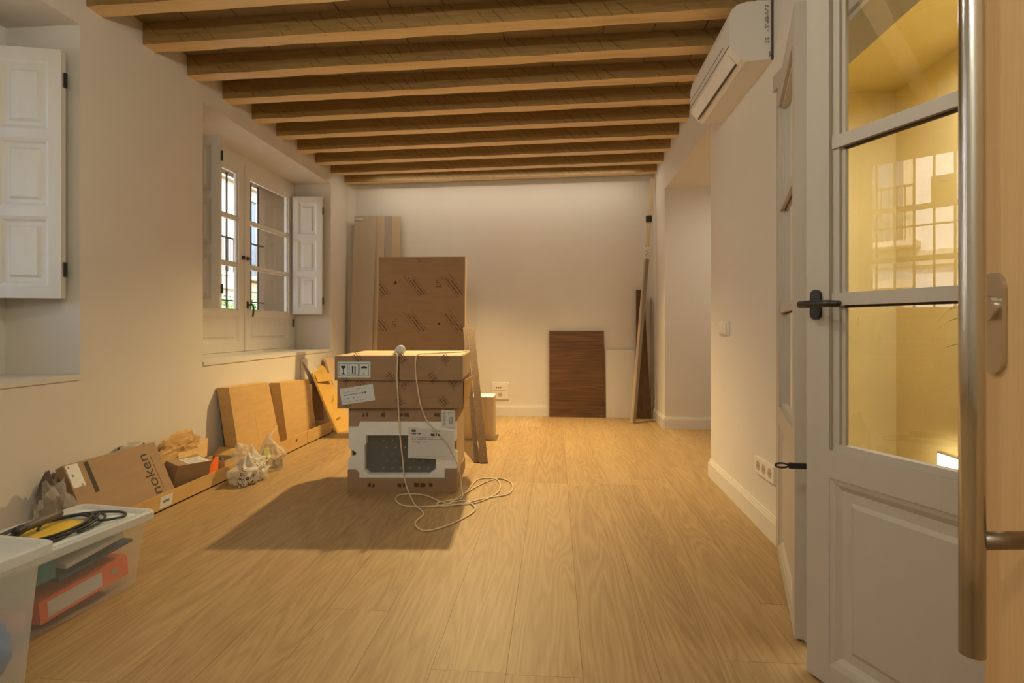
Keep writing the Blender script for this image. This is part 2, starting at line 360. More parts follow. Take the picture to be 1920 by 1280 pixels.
bme = bpy.data.meshes.new('board'); bm.to_mesh(bme); bm.free(); bme.materials.append(M['board'])
for i, y in enumerate(beam_y[1:13]):
    for k in range(12):
        o = bpy.data.objects.new('board', bme); COL.objects.link(o); o.parent = ceil
        o.location = (-2.2+k*.292, y+.106-.016*(k*.29), ZC-.001-rnd.uniform(0, .004)); o.rotation_euler = (0, rnd.uniform(-.01, .01), rnd.uniform(-.006, .006))
# floor: oak planks laid along the room
b = NB(); box(b, -3.1, 2.6, -1.3, 6.3, -.12, -.021); floor = struct('floor', b, 'brownprint')
def plank_mesh(ln):
    bm = NB(); box(bm, -.1096, .1096, 0, ln-.0009, -.02, 0); finish(bm, .0008)
    me = bpy.data.meshes.new('plank'); bm.to_mesh(me); bm.free(); me.materials.append(M['oak']); return me
PM = {1.9: plank_mesh(1.9)}
ncol = 0; x = -2.34+.11
while x < 2.25:
    y = -1.0-rnd.uniform(0, 1.7)
    while y < 6.0:
        y0, y1 = max(y, -1.0), min(y+1.9, 5.999)
        if y1-y0 > .05:
            ln = round(y1-y0, 3); me = PM.get(ln) or plank_mesh(ln); PM[ln] = me
            o = bpy.data.objects.new('plank', me); COL.objects.link(o); o.parent = floor; o.location = (x, y0, -.0006*rnd.random())
        y += 1.9
    x += .22
# baseboards
def bboard(name, pts, h=.115, t=.018):
    bm = NB()
    for (xa, ya), (xb, yb) in zip(pts, pts[1:]):
        d = V((xb-xa, yb-ya, 0)); L = d.length; d.normalize(); f = Fr((xa, ya, 0), d, (0, 0, 1)); prof = ((0, 0, h*.80, t), (0, h*.80, h*.90, t*.75), (0, h*.90, h, t*.45))
        for _, z0, z1, tt in prof: fbox(bm, f, -t*.2 if tt == t else 0, L+(t*.2 if tt == t else 0), z0, z1, 0, tt)
    return tag(obj(name, bm, 'lacquer', bevel=.002), kind='structure')
bboard('baseboard_right', [(XR(3.69)+.14, 3.69), (XR(3.69), 3.69), (XR(2.46), 2.46)][::1])
bboard('baseboard_hall', [(XR(6)-0, 6.0), (XR(5.34), 5.34), (2.2, 5.34)][::1])
bboard('baseboard_back', [(-2.26, 6.0), (XR(6.0), 6.0)])
bboard('baseboard_left', [(XL, -1.0), (XL, 5.94)])
# casing and jambs of the double door
b = NB()
for xx, w in ((XR(YD1)-.012, .012),):
    box(b, XR(YD1)-.014, XR(YD1), YD1, YD1+.07, 0, ZD+.07); box(b, XR(YD1)-.022, XR(YD1), YD1+.05, YD1+.075, 0, ZD+.075)
    box(b, XR(YD0)-.014, XR(YD0), YD0-.07, YD0, 0, ZD+.07); box(b, XR(YD0)-.014, XR(YD1)-.004, YD0-.07, YD1+.07, ZD, ZD+.07)
box(b, XR(YD1), XR(YD1)+.145, YD1-.02, YD1, 0, ZD); box(b, XR(YD0), XR(YD0)+.145, YD0, YD0+.02, 0, ZD); box(b, XR(YD0), XR(YD0)+.16, YD0, YD1, ZD-.02, ZD)
struct('trim_1', b, 'door_paint', .002)
b = NB()
for k in range(3): box(b, XR(YD0)+.163+k*.02, XR(YD0)+.178+k*.02, YD0-.08, YD1+.08, ZD-.005+k*.022, ZD+.03+k*.022)
struct('trim_2', b, 'door_paint', .002)
# sunless street outside
b = NB(); box(b, -30, -3.12, -20, 60, -1.2, -1.0); struct('ground', b, 'ground')

# ------------------------------------------------------------------ panelled leaves (shutters, casements, doors)
def raised(bm, f, a0, a1, b0, b1, h, mold=.022, inset=.04, rise=.010):
    """field recessed into its frame, a sloped moulding and a raised centre; h = face height of the frame"""
    lvl = [(0, h-.002), (mold*.5, h-.006), (mold, h-.015), (inset, h-.015), (inset+.012, h-.015+rise)]
    rings = []
    for d, z in lvl: rings.append([bm.verts.new(f.p(*q, z)) for q in ((a0+d, b0+d), (a1-d, b0+d), (a1-d, b1-d), (a0+d, b1-d))])
    for r0, r1 in zip(rings, rings[1:]):
        for k in range(4): bm.faces.new((r0[k], r0[(k+1) % 4], r1[(k+1) % 4], r1[k]))
    bm.faces.new(rings[-1])
def grid_leaf(bm, f, w, h, th, st, rails):
    """stiles and rails: rails = list of (z0, z1)"""
    fbox(bm, f, 0, st, 0, h, 0, th); fbox(bm, f, w-st, w, 0, h, 0, th)
    for z0, z1 in rails: fbox(bm, f, st, w-st, z0, z1, 0, th)
def shutter(parent, p0, p1, z0, z1, flip=1):
    w = (V(p1)-V(p0)).length; d = (V(p1)-V(p0)); f = Fr((p0[0], p0[1], z0), (d.x, d.y, 0), (0, 0, 1)); h = z1-z0
    if flip < 0: f.n = -f.n
    st = .055; g = (h-.06*2-.045*2)/3; rails = [(0, .06), (.06+g, .105+g), (.105+2*g, .15+2*g), (h-.06, h)]
    b = NB(); grid_leaf(b, f, w, h, .034, st, rails); s = obj('shutter', b, 'lacquer', parent, bevel=.003, seg=2)
    for i in range(3):
        a = rails[i][1]; c = rails[i+1][0]; b = NB(); raised(b, f, st, w-st, a, c, .034)
        fbox(b, f, st-.003, w-st+.003, a-.003, c+.003, .004, .012); obj('raised_panel', b, 'lacquer', s)
    for zz in (.14, h-.14):
        b = NB(); fbox(b, f, w-.006, w+.012, zz-.035, zz+.035, .006, .014); tube(b, [f.p(w+.006, zz-.035, .016), f.p(w+.006, zz+.035, .016)], .006, 8); obj('hinge', b, 'black', s)
    return s
def window(n, y0, y1, shutters):
    X = -2.745; root = empty('window_%d' % n, (X, (y0+y1)/2, .77), kind='structure')
    za, zb = .77, 2.43
    b = NB(); box(b, X-.05, X+.02, y0-.03, y0+.02, za-.02, zb+.03); box(b, X-.05, X+.02, y1-.02, y1+.03, za-.02, zb+.03)
    box(b, X-.05, X+.02, y0+.02, y1-.02, zb-.02, zb+.03); box(b, X-.05, X+.012, y0-.03, y1+.03, zb+.03, Z1+.003); box(b, X-.05, X+.02, y0+.02, y1-.02, za-.02, za+.01)
    box(b, X-.05, X+.005, y0-.25, y0-.03, za-.02, Z1); box(b, X-.05, X+.005, y1+.03, y1+.20, za-.02, Z1)
    obj('window_frame', b, 'lacquer', root, bevel=.002)
    ym = (y0+y1)/2
    for k, (a, c) in enumerate(((y0+.02, ym-.002), (ym+.002, y1-.02))):
        f = Fr((X-.02, a, za+.012), (0, 1, 0), (0, 0, 1)); w = c-a; h = zb-za-.034; st = .085
        # frame z levels relative to the leaf bottom
        rails = [(0, .075), (.305, .355), (.735, .757), (1.135, 1.157), (h-.085, h)]
        b = NB(); grid_leaf(b, f, w, h, .045, st, rails)
        for z0_, z1_ in ((.355, .735), (.757, 1.135), (1.157, h-.085)):
            for q in ((st, st+.012, z0_, z1_), (w-st-.012, w-st, z0_, z1_), (st+.012, w-st-.012, z0_, z0_+.01), (st+.012, w-st-.012, z1_-.01, z1_)):
                fbox(b, f, *q, .005, .03)
        if k == 1: fbox(b, f, -.012, .012, 0, h, .045, .055)
        cs = obj('casement', b, 'lacquer', root, bevel=.003)
        b = NB(); raised(b, f, st, w-st, .075, .305, .045); fbox(b, f, st-.002, w-st+.002, .073, .307, .004, .018); obj('lower_panel', b, 'lacquer', cs)
        for z0_, z1_ in ((.355, .735), (.757, 1.135), (1.157, h-.085)):
            b = NB(); vs = [b.verts.new(f.p(*q, .017)) for q in ((st+.003, z0_), (w-st-.003, z0_), (w-st-.003, z1_), (st+.003, z1_))]; b.faces.new(vs); obj('glass_pane', b, 'window_glass', cs)
        if k == 1:
            b = NB(); fbox(b, f, .022, .05, .375, .435, .045, .053); tube(b, [f.p(.036, .405, .05), f.p(.036, .405, .085)], .008, 8)
            tube(b, [f.p(.036, .41, .085), f.p(.048, .405, .09), f.p(.06, .38, .09), f.p(.062, .34, .088), f.p(.054, .30, .086)], [.009, .009, .008, .008, .007], 8); obj('handle', b, 'black', cs)
            b = NB(); fbox(b, f, -.045, -.015, .80, .83, .045, .06); fbox(b, f, -.045, .07, .811, .819, .058, .066); fbox(b, f, .02, .045, .80, .83, .045, .062); fbox(b, f, .065, .09, .813, .817, .055, .064); obj('latch', b, 'black', cs)
        for zz in (.25, 1.25):
            b = NB(); ya = 0 if k == 0 else w; tube(b, [f.p(ya, zz-.04, .052), f.p(ya, zz+.04, .052)], .007, 8); obj('hinge', b, 'black', cs)
    for s in shutters: shutter(root, *s)
    return root
window(1, .63, 2.38, [((-2.70, 2.38), (-2.385, 2.455), 1.134, 2.335, 1), ((-2.70, .66), (-2.385, .57), 1.134, 2.335, 1)][:2])
window(2, 3.65, 5.43, [((-2.71, 3.63), (-2.385, 3.695), 1.127, 2.36, 1), ((-2.70, 5.392), (-2.405, 5.432), 1.12, 2.335, 1)])
# sills
for k, (a, c) in enumerate(((.43, 2.487), (3.42, 5.48))):
    b = NB(); box(b, -2.74, XL+.006, a+.002, c-.002, Z0-.02, Z0+.006); struct('sill_%d' % (k+1), b, 'lacquer', .003)
# sticker on the first window, seen mirrored in the glass door
f = Fr((-2.745-.001, 1.73, 1.95), (0, 1, 0), (0, 0, 1)); st = empty('glazing_sticker', (-2.745, 1.73, 1.95), 'yellow and white sticker stuck on the glass of the nearer left window', 'sticker')
b = NB(); fbox(b, f, 0, .15, 0, .20, 0, .001); obj('yellow_field', b, 'sticker_yellow', st)
b = NB(); fbox(b, f, .012, .138, .11, .188, .001, .002); obj('white_field', b, 'sticker_white', st)
b = NB(); fpoly(b, f, [(.035, .145), (.06, .16), (.115, .165), (.10, .15), (.055, .14)], .002, .0025); obj('printed_mark', b, 'dark', st)

# grilles of iron bars outside both windows
for k, (a, c) in enumerate(((.62, 2.40), (3.66, 5.44))):
    g = empty('window_grille', (-3.06, (a+c)/2, .8), 'black iron bar grille outside the %s left window' % ('nearer' if k == 0 else 'farther'), 'window grille', 'iron window grilles')
    yy = a+.09; i = 0
    while yy < c-.03:
        b = NB(); tube(b, [(-3.06, yy, .775), (-3.06, yy, 2.435)], .009, 8); obj('bar', b, 'iron', g); yy += .133; i += 1
    for zz in (1.24, 1.83):
        b = NB(); box(b, -3.072, -3.048, a+.005, c-.005, zz-.006, zz+.006); obj('cross_bar', b, 'iron', g)

# ------------------------------------------------------------------ street: buildings opposite and shrubs
def building(y0, y1, x, floors, label, wallm, seed):
    r = empty('building', (x, (y0+y1)/2, -1), label, 'building', 'buildings across the street')
    b = NB(); box(b, x-6, x, y0, y1, -1, -1+floors*3.2); obj('wall', b, wallm, r)
    b = NB()
    for k in range(floors+1): box(b, x, x+.12, y0, y1, -1+k*3.2-.12, -1+k*3.2+.14)
    box(b, x-6, x+.35, y0-.05, y1+.05, -1+floors*3.2, -.7+floors*3.2); obj('cornice', b, 'facade_trim', r)
    yy = y0+.9
    while yy < y1-1.2:
        for k in range(floors):
            zb = -1+k*3.2+.35
            b = NB(); box(b, x, x+.07, yy-.14, yy+1.24, zb+2.35, zb+2.5); box(b, x, x+.06, yy-.12, yy, zb, zb+2.4); box(b, x, x+.06, yy+1.1, yy+1.22, zb, zb+2.4); w = obj('window', b, 'facade_trim', r)
            b = NB(); box(b, x, x+.02, yy, yy+1.1, zb, zb+2.35); obj('pane', b, 'shade_window', w)
            b = NB(); box(b, x+.02, x+.05, yy+.52, yy+.58, zb, zb+2.35); box(b, x+.02, x+.05, yy, yy+1.1, zb+1.6, zb+1.66); obj('sash', b, 'lacquer', w)
            b = NB(); box(b, x, x+.5, yy-.25, yy+1.35, zb-.14, zb-.04)
            bl = obj('balcony', b, 'facade_trim', r); b = NB()
            for q in range(14): tube(b, [(x+.47, yy-.22+q*.118, zb-.04), (x+.47, yy-.22+q*.118, zb+.9)], .012, 6)
            box(b, x+.45, x+.49, yy-.25, yy+1.35, zb+.88, zb+.92); tag(obj('railing', b, 'iron', bl), kind='stuff')
        yy += 2.7
    return r
building(-3, 9.2, -9.5, 3, 'white building with balconies across the street seen through the nearer window', 'facade', 1)
building(9.6, 32, -9.5, 4, 'cream building with iron balconies seen through the farther window', 'facade_cream', 2)
def leafball(name, c, r, n, mat, seed, parent=None, label=None, cat=None, group=None):
    rr = random.Random(seed); b = NB()
    for _ in range(n):
        d = V((rr.gauss(0, 1), rr.gauss(0, 1), rr.gauss(0, 1))).normalized()*r*rr.uniform(.5, 1); p = V(c)+V((d.x, d.y, d.z*1.2))
        a = V((rr.gauss(0, 1), rr.gauss(0, 1), rr.gauss(0, 1))).normalized()*.05; q = a.orthogonal().normalized()*.025
        b.faces.new([b.verts.new(t) for t in (p-a, p+q, p+a, p-q)])
    o = obj(name, b, mat, parent, base=None if parent else (c[0], c[1], c[2]-r)); return o
for i, (yy, zz) in enumerate(((10.3, 1.1), (12.1, .9), (13.9, 1.3), (15.7, 1.2))):
    t = empty('shrub', (-7.2, yy, -1), ('leafy green street shrub behind the window bars, nearest of four', 'low leafy shrub beyond the window bars, second of four', 'tall leafy shrub beyond the window bars, third of four', 'leafy shrub beyond the window bars, farthest of four')[i], 'shrub', 'shrubs in the street')
    tag(leafball('foliage', (-7.2, yy, zz), .75, 900, 'leaf', i, t), kind='stuff')
    b = NB(); tube(b, [(-7.2, yy, -1), (-7.2, yy, zz)], .05, 8); obj('stem', b, 'brownrubber', t)

# ------------------------------------------------------------------ glazed double door to the side room
def glazed_leaf(n, p0, p1, flip, handle):
    d = V(p1)-V(p0); w = d.length; f = Fr((p0[0], p0[1], .008), (d.x, d.y, 0), (0, 0, 1)); h = 2.02
    if flip: f.n = -f.n
    root = empty('door_%d' % n, (p0[0], p0[1], 0), kind='structure')
    th = .042; st = .072; rails = [(0, .06), (.575, .65), (h-.10, h)]
    b = NB()
    fbox(b, f, 0, st, 0, h, 0, th); fbox(b, f, w-st, w, 0, h, 0, th)
    for z0_, z1_ in rails: fbox(b, f, st, w-st, z0_, z1_, 0, th)
    for z0_, z1_ in ((.65, h-.10),):      # stepped glazing bead
        for q in ((st, st+.022, z0_, z1_), (w-st-.022, w-st, z0_, z1_), (st+.022, w-st-.022, z0_, z0_+.018), (st+.022, w-st-.022, z1_-.018, z1_)): fbox(b, f, *q, .004, th-.012)
        for q in ((st+.022, st+.034, z0_, z1_), (w-st-.034, w-st-.022, z0_, z1_)): fbox(b, f, *q, .010, th-.020)
    fbox(b, f, -.012, .004, 0, h-.03, -.006, th*.35)   # rebate strip
    leaf = obj('leaf', b, 'door_paint', root, bevel=.003, seg=2)
    b = NB(); raised(b, f, st, w-st, .06, .575, th, mold=.03, inset=.055, rise=.006); fbox(b, f, st-.002, w-st+.002, .058, .577, .006, .02); obj('lower_panel', b, 'door_paint', leaf)
    for zz in (1.048, 1.478):
        b = NB(); fbox(b, f, st+.004, w-st-.004, zz, zz+.034, .008, th-.006); obj('glazing_bar', b, 'door_paint', leaf, bevel=.003)
        b = NB(); fbox(b, f, st+.03, w-st-.03, zz-.006, zz, .012, th-.02); obj('bar_gasket', b, 'brownprint', leaf)
    for z0_, z1_ in ((.668, 1.042), (1.082, 1.472), (1.512, h-.118)):
        b = NB(); b.faces.new([b.verts.new(f.p(*q, .02)) for q in ((st+.034, z0_), (w-st-.034, z0_), (w-st-.034, z1_), (st+.034, z1_))]); obj('glass_pane', b, 'glass', leaf)
    if handle:
        b = NB(); fpoly(b, f, [(.035+.016*math.cos(t)*1, 1.052+(.026 if math.sin(t) > 0 else -.026)+.016*math.sin(t)) for t in [2*math.pi*i/24+.01 for i in range(24)]], th, th+.010); obj('handle_plate', b, 'black', leaf, bevel=.0015)
        b = NB(); tube(b, [f.p(.035, 1.052, th+.008), f.p(.035, 1.052, th+.052)], .009, 12)
        tube(b, [f.p(.024, 1.052, th+.052), f.p(.06, 1.052, th+.053), f.p(.10, 1.052, th+.052), f.p(.145, 1.051, th+.05)], [.0105, .0105, .0095, .009], 12); obj('lever', b, 'black', leaf, smooth=True)
        b = NB(); o1 = f.p(-.004, .585, .02); dd = (V((-.96, .15, -.02))).normalized(); s = V((0, 0, 1)); nn = dd.cross(s).normalized()
        g = Fr(o1, dd, s); fbox(b, g, 0, .06, -.008, .008, -.006, .006); obj('flush_bolt_lever', b, 'black', leaf, bevel=.002)
        b = NB(); pts = [g.p(.06+.018+.018*math.cos(t), .0065*math.sin(t), 0) for t in [2*math.pi*i/16 for i in range(17)]]; tube(b, pts, .003, 6, False); obj('bolt_ring', b, 'black', leaf)
    return root
glazed_leaf(1, (.7620, 1.6315), (1.0467, .9920), False, True)
glazed_leaf(2, (.800, 1.765), (1.010, 2.425), True, False)

# ------------------------------------------------------------------ entrance door with tall pull handle
def C(xc, t, z): return V((xc*math.cos(TH)-t*math.sin(TH), xc*math.sin(TH)+t*math.cos(TH), z))   # right, forward, up from the viewer's standpoint
root = empty('door_3', C(.722, .82, 0), kind='structure')
b = NB(); q = [(.722, .823), (.765, .823), (.577, -.05), (.534, -.05)]
hexa(b, [C(x, t, .01) for x, t in q], [C(x, t, 2.1) for x, t in q]); leaf = obj('leaf', b, 'veneer', root, bevel=.0015)
b = NB(); tube(b, [C(.598, .700, z) for z in (.574, 1.0, 1.6, 2.0)], .0142, 40); obj('pull_handle', b, 'steel', leaf, bevel=.001).data.polygons.foreach_set('use_smooth', [len(p.vertices) == 4 for p in bpy.data.objects['pull_handle'].data.polygons])
for z in (.721, 1.85):
    b = NB(); tube(b, [C(.598, .700, z), C(.693, .702, z)], .0115, 20); o = obj('handle_standoff', b, 'bronze', leaf); o.data.polygons.foreach_set('use_smooth', [len(p.vertices) == 4 for p in o.data.polygons])
f = Fr(C(.7208, .818, .93), C(0, 0, 0)-C(.21, .977, 0), (0, 0, 1)); f.n = -f.n if f.n.x > 0 else f.n
b = NB(); P = []
for i in range(32):
    t = 2*math.pi*i/32; P.append((.022+.0235*math.cos(t), (.125 if math.sin(t) >= 0 else .023)+.0235*math.sin(t)))
fpoly(b, f, P, 0, .006); esc = obj('lock_plate', b, 'satin', leaf, bevel=.003, seg=3)
b = NB(); fdisc(b, f, .021, .096, .0185, .006, .013, 28); obj('lock_cylinder', b, 'satin', esc, bevel=.003, seg=2)

# ------------------------------------------------------------------ side room: low wall light and palm
w = empty('wall_light', (2.12, 3.02, .1), 'small lit square wall light low on the yellow wall', 'light')
b = NB(); box(b, 2.105, 2.13, 2.90, 3.15, .08, .31); obj('frame', b, 'satin', w); b = NB(); box(b, 2.100, 2.106, 2.91, 3.14, .09, .30); obj('diffuser', b, 'glow', w)
pt = empty('palm_plant', (1.80, 2.28, 0), 'green potted palm with thin arching leaves behind the glass door', 'plant')
b = NB(); tube(b, [(1.80, 2.28, 0), (1.80, 2.28, .3)], [.11, .15], 24); obj('pot', b, 'terracotta', pt)
b = NB(); tube(b, [(1.80, 2.28, .3), (1.81, 2.27, .6), (1.80, 2.28, .88)], [.02, .015, .01], 8); obj('stem', b, 'leaf', pt)
for i in range(16):
    rr = random.Random(i); an = rr.uniform(0, 6.28); ln = rr.uniform(.16, .30); up = rr.uniform(.02, .20); b = NB(); d = V((math.cos(an), math.sin(an), 0)); s = V((-d.y, d.x, 0)); prev = None
    for k in range(7):
        t = k/6; c = V((1.80, 2.28, .88))+d*ln*t+V((0, 0, up*math.sin(t*2.4)*1.1)); wd = .011*math.sin(min(1, t*1.3+.15)*math.pi*.95)+.001
        cur = (b.verts.new(c-s*wd), b.verts.new(c+s*wd+V((0, 0, .003))))
        if prev: b.faces.new((prev[0], prev[1], cur[1], cur[0]))
        prev = cur
    obj('frond', b, 'leaf', pt)

# ------------------------------------------------------------------ wall fittings
ac = empty('air_conditioner', (XR(3), 3.0, 2.24), 'white split air conditioner unit mounted high on right wall under the beams', 'air conditioner')
prof = [(0, .008), (-.125, .0), (-.150, .012), (-.196, .068), (-.200, .085), (-.200, .20), (-.190, .245), (-.165, .268), (-.12, .28), (0, .282)]
ya, yb = 2.61, 3.40
def xw(y): return XR(y)
b = NB(); A = [b.verts.new((xw(ya)+x, ya, 2.243+z)) for x, z in prof]; B_ = [b.verts.new((xw(yb)+x, yb, 2.243+z)) for x, z in prof]
b.faces.new(A[::-1]); b.faces.new(B_)
for i in range(len(prof)): j = (i+1) % len(prof); b.faces.new((A[i], A[j], B_[j], B_[i]))
body = obj('body', b, 'plastic', ac, bevel=.005, seg=3, smooth=False)
fb = Fr((xw(ya)-.150, ya, 2.255), (0, 1, 0), V((-.046, 0, .056))); fb.n = -fb.n if fb.n.x > 0 else fb.n   # the sloping lower front
L = yb-ya
b = NB(); fbox(b, fb, .055, L-.055, .006, .060, .001, .006); obj('louver', b, 'plastic', body, bevel=.002)
b = NB(); fbox(b, fb, .055, L-.05, -.004, .004, -.002, .003); obj('air_slot', b, 'black', body)
b = NB(); box(b, xw(ya)-.2012, xw(ya)-.1985, ya+.012, yb-.012, 2.243+.078, 2.243+.0805); box(b, xw(ya)-.2012, xw(ya)-.1985, ya+.10, yb-.012, 2.243+.115, 2.243+.1165); obj('seam', b, 'greyprint', body)
b = NB(); box(b, xw(ya)-.012, xw(ya)+.004, ya-.003, ya+.004, 2.247, 2.53); obj('back_plate_edge', b, 'plastic_shade', body)
fe = Fr((xw(ya), ya-.0005, 2.243), (-1, 0, 0), (0, 0, 1)); fe.n = V((0, -1, 0))
b = NB(); rr = random.Random(4)
for c0, z0_, ln in ((.028, .135, .12), (.038, .14, .11)): marks(b, fe, c0, z0_, ln, .008, R(90), .006, rr)
for c0, z0_ in ((.026, .10), (.038, .10), (.026, .085), (.038, .085)): fbox(b, fe, c0-.003, c0+.003, z0_-.004, z0_+.004, .0055, .006)
tag(obj('rating_print', b, 'greyprint', body), kind='stuff')
b = NB(); fdisc(b, fe, .012, .022, .004, .005, .008, 10); fbox(b, fe, .018, .021, .015, .04, .0055, .0065); obj('end_screw', b, 'dark', body)

sw = empty('light_switch', (XR(3.37), 3.37, .95), 'white square light switch on the right wall', 'switch')
y0_, y1_ = 3.33, 3.43; x0_ = XR(3.38)
b = NB(); box(b, x0_-.012, x0_+.004, 3.275, 3.465, .945, 1.030); pl = obj('frame_plate', b, 'plastic', sw, bevel=.002)
b = NB(); box(b, x0_-.020, x0_-.011, 3.300, 3.440, .955, 1.020); obj('rocker', b, 'plastic', pl, bevel=.002)
so = empty('triple_socket', (XR(2.7), 2.7, .3), 'white triple socket plate low on the right wall by the glazed door', 'socket')
b = NB(); box(b, XR(2.7)-.012, XR(2.7)+.002, 2.585, 2.82, .265, .345); pl = obj('frame_plate', b, 'plastic', so, bevel=.003)
for yy in (2.63, 2.7025, 2.775):
    f = Fr((XR(2.7)-.012, yy, .305), (0, -1, 0), (0, 0, 1)); f.n = V((-1, 0, 0))
    b = NB(); fdisc(b, f, 0, 0, .024, -.008, .0006, 22); s_ = obj('socket_well', b, 'beige_board', pl)
    b = NB(); fdisc(b, f, -.009, 0, .003, .0006, .001, 8); fdisc(b, f, .009, 0, .003, .0006, .001, 8); obj('pin_hole', b, 'dark', s_)
so = empty('data_socket_plate', (-.604, 5.99, .18), 'white double socket plate on the back wall above the baseboard', 'socket')
f = Fr((-.703, 6.0, .183), (1, 0, 0), (0, 0, 1)); f.n = V((0, -1, 0))
b = NB(); fbox(b, f, 0, .19, 0, .183, 0, .010); pl = obj('frame_plate', b, 'plastic', so, bevel=.002)
b = NB(); fbox(b, f, .025, .165, .10, .16, .010, .013); s_ = obj('upper_insert', b, 'plastic', pl, bevel=.001)
b = NB()
for a in (.05, .073, .096): fbox(b, f, a, a+.012, .122, .136, .013, .0135)
obj('port', b, 'dark', s_)
b = NB(); fdisc(b, f, .095, .05, .024, .008, .011, 22); obj('socket_well', b, 'beige_board', pl)

# ------------------------------------------------------------------ the stack of boxed appliances
# local frame: a = metres to the right, b = up, h = towards the viewer; front of the oven packing
O = Fr(C(-.990, 3.247, 0), C(1, 0, 0)-C(0, 0, 0), (0, 0, 1))
W, D, H = .659, .55, .505
def opx(u, v): return ((u-652)/311.0, (922-v)/311.0)
oven = empty('boxed_oven', O.p(W/2, 0, -D/2), 'oven in styrofoam packing and film on a cardboard base at the bottom of the stack', 'oven')
b = NB(); fbox(b, O, 0, W, 0, .085, -D, 0); base_ = obj('cardboard_base', b, 'kraft_dark', oven, bevel=.003)
b = NB()
for q in ([(0, .085), (.068, .085), (.068, .115), (.05, .135), (0, .135)], [(W-.075, .085), (W, .085), (W, .14), (W-.075, .14)]): fpoly(b, O, q, -.05, .001)
obj('base_corner', b, 'kraft_dark', base_)
b = NB(); r5 = random.Random(9)
for a in (.30, .40, .49, .12): marks(b, O, a, .042, .05, .03, 0, .002, r5)
tag(obj('printed_marks', b, 'brownprint', base_), kind='stuff')
b = NB(); fbox(b, O, .004, W-.004, .425, H, -D+.005, -.004); fpoly(b, O, [(.004, .395), (.064, .395), (.072, .425), (.004, .425)], -.05, -.002); cap = obj('cardboard_top_cap', b, 'kraft_dark', oven, bevel=.003)
b = NB()
for a in (.09, .20, .30, .34, .52): marks(b, O, a, .465, .025, .028, 0, .0, r5)
tag(obj('printed_marks', b, 'brownprint', cap), kind='stuff')
# styrofoam front ring with the oven window cut out, notched sides
outer = [(.002, .085), (.05, .085), (.075, .068), (.19, .068), (.20, .076), (.26, .076), (.27, .068), (.42, .068), (.43, .076), (.52, .076), (.53, .068), (W-.06, .085), (W-.002, .085),
         (W-.002, .24), (W-.02, .25), (W-.02, .30), (W-.006, .31), (W-.006, .425), (.06, .425), (.002, .40), (.006, .26), (.03, .25), (.05, .235), (.045, .215), (.004, .205), (.001, .195)]
inner = [(.108, .34), (.108, .29), (.100, .28), (.100, .13), (.125, .105), (.49, .105), (.53, .135), (.53, .34)]
def ring_poly(bm, f, outer, inner, h0, h1):
    from mathutils.geometry import tessellate_polygon
    for hh, rev in ((h1, False), (h0, True)):
        tri = tessellate_polygon([[V((a, c, 0)) for a, c in outer], [V((a, c, 0)) for a, c in inner]]); al = outer+inner
        vs = [bm.verts.new(f.p(a, c, hh)) for a, c in al]
        for t in tri:
            try: bm.faces.new([vs[i] for i in t])
            except ValueError: pass
    for loop in (outer, inner):
        k = len(loop)
        for i in range(k):
            p, q = loop[i], loop[(i+1) % k]
            bm.faces.new([bm.verts.new(x) for x in (f.p(*p, h0), f.p(*q, h0), f.p(*q, h1), f.p(*p, h1))])
    bmesh.ops.remove_doubles(bm, verts=bm.verts, dist=1e-5); bmesh.ops.recalc_face_normals(bm, faces=bm.faces)
b = NB(); ring_poly(b, O, outer, inner, -.05, -.006); obj('styrofoam_front', b, 'styro', oven)
b = NB(); fbox(b, O, .02, W-.02, .085, .425, -D+.01, -D+.06); obj('styrofoam_rear', b, 'styro', oven)
b = NB(); fbox(b, O, .03, W-.03, .087, .423, -D+.062, -.053); ob = obj('oven_body', b, 'ovenglass', oven, bevel=.004)
b = NB(); fbox(b, O, W-.014, W-.006, .085, .425, -D+.01, -.052); fbox(b, O, .006, .014, .085, .425, -D+.01, -.052); obj('cardboard_side', b, 'kraft_light', oven)
b = NB()
for row in range(5):
    for k in range(6):
        a = .19+k*.055+(.02 if row % 2 else 0); z = .295-row*.042
        if a < .50: fpoly(b, O, [(a, z), (a+.018, z+.004), (a+.02, z+.010), (a+.012, z+.006)], -.0525, -.051)
tag(obj('vent_marks', b, 'ovendash', ob), kind='stuff')
b = NB(); fpoly(b, O, [(.362, .205), (.640, .195), (.640, .30), (.638, .365), (.365, .392)], -.003, -.001); pp = obj('shipping_sheet', b, 'paper', oven)
b = NB(); r6 = random.Random(3)
fbox(b, O, .385, .41, .362, .375, -.001, .0005)
for z, ln, ht, a in ((.352, .05, .009, .385), (.327, .14, .004, .385), (.318, .20, .004, .385), (.306, .10, .003, .385), (.298, .04, .006, .42), (.345, .06, .02, .50), (.365, .05, .006, .50), (.215, .22, .0015, .375)): marks(b, O, a, z, ln, ht, 0, .0004, r6)
tag(obj('printed_marks', b, 'dark', pp), kind='stuff')
b = NB(); fpoly(b, O, [(.565, .395), (.648, .385), (.648, .490), (.565, .495)], .0005, .0015); lb = obj('barcode_label', b, 'paper', oven)
b = NB()
for k in range(14): fbox(b, O, .575, .590, .405+k*.0058, .405+k*.0058+.003*r6.uniform(.5, 1.2), .0015, .002)
for i in range(5):
    for j in range(8):
        if r6.random() < .6: fbox(b, O, .612+i*.005, .616+i*.005, .41+j*.0055, .4145+j*.0055, .0015, .002)
marks(b, O, .605, .478, .035, .005, 0, .002, r6); marks(b, O, .605, .468, .035, .004, 0, .002, r6); tag(obj('barcode', b, 'greyprint', lb), kind='stuff')
b = NB(); NN = 18
gv = [[b.verts.new(O.p(.002+(W-.004)*i/NN, .07+.42*j/12, .006+.006*noise.noise(V((i*.6, j*.7, 3.1))))) for j in range(13)] for i in range(NN+1)]
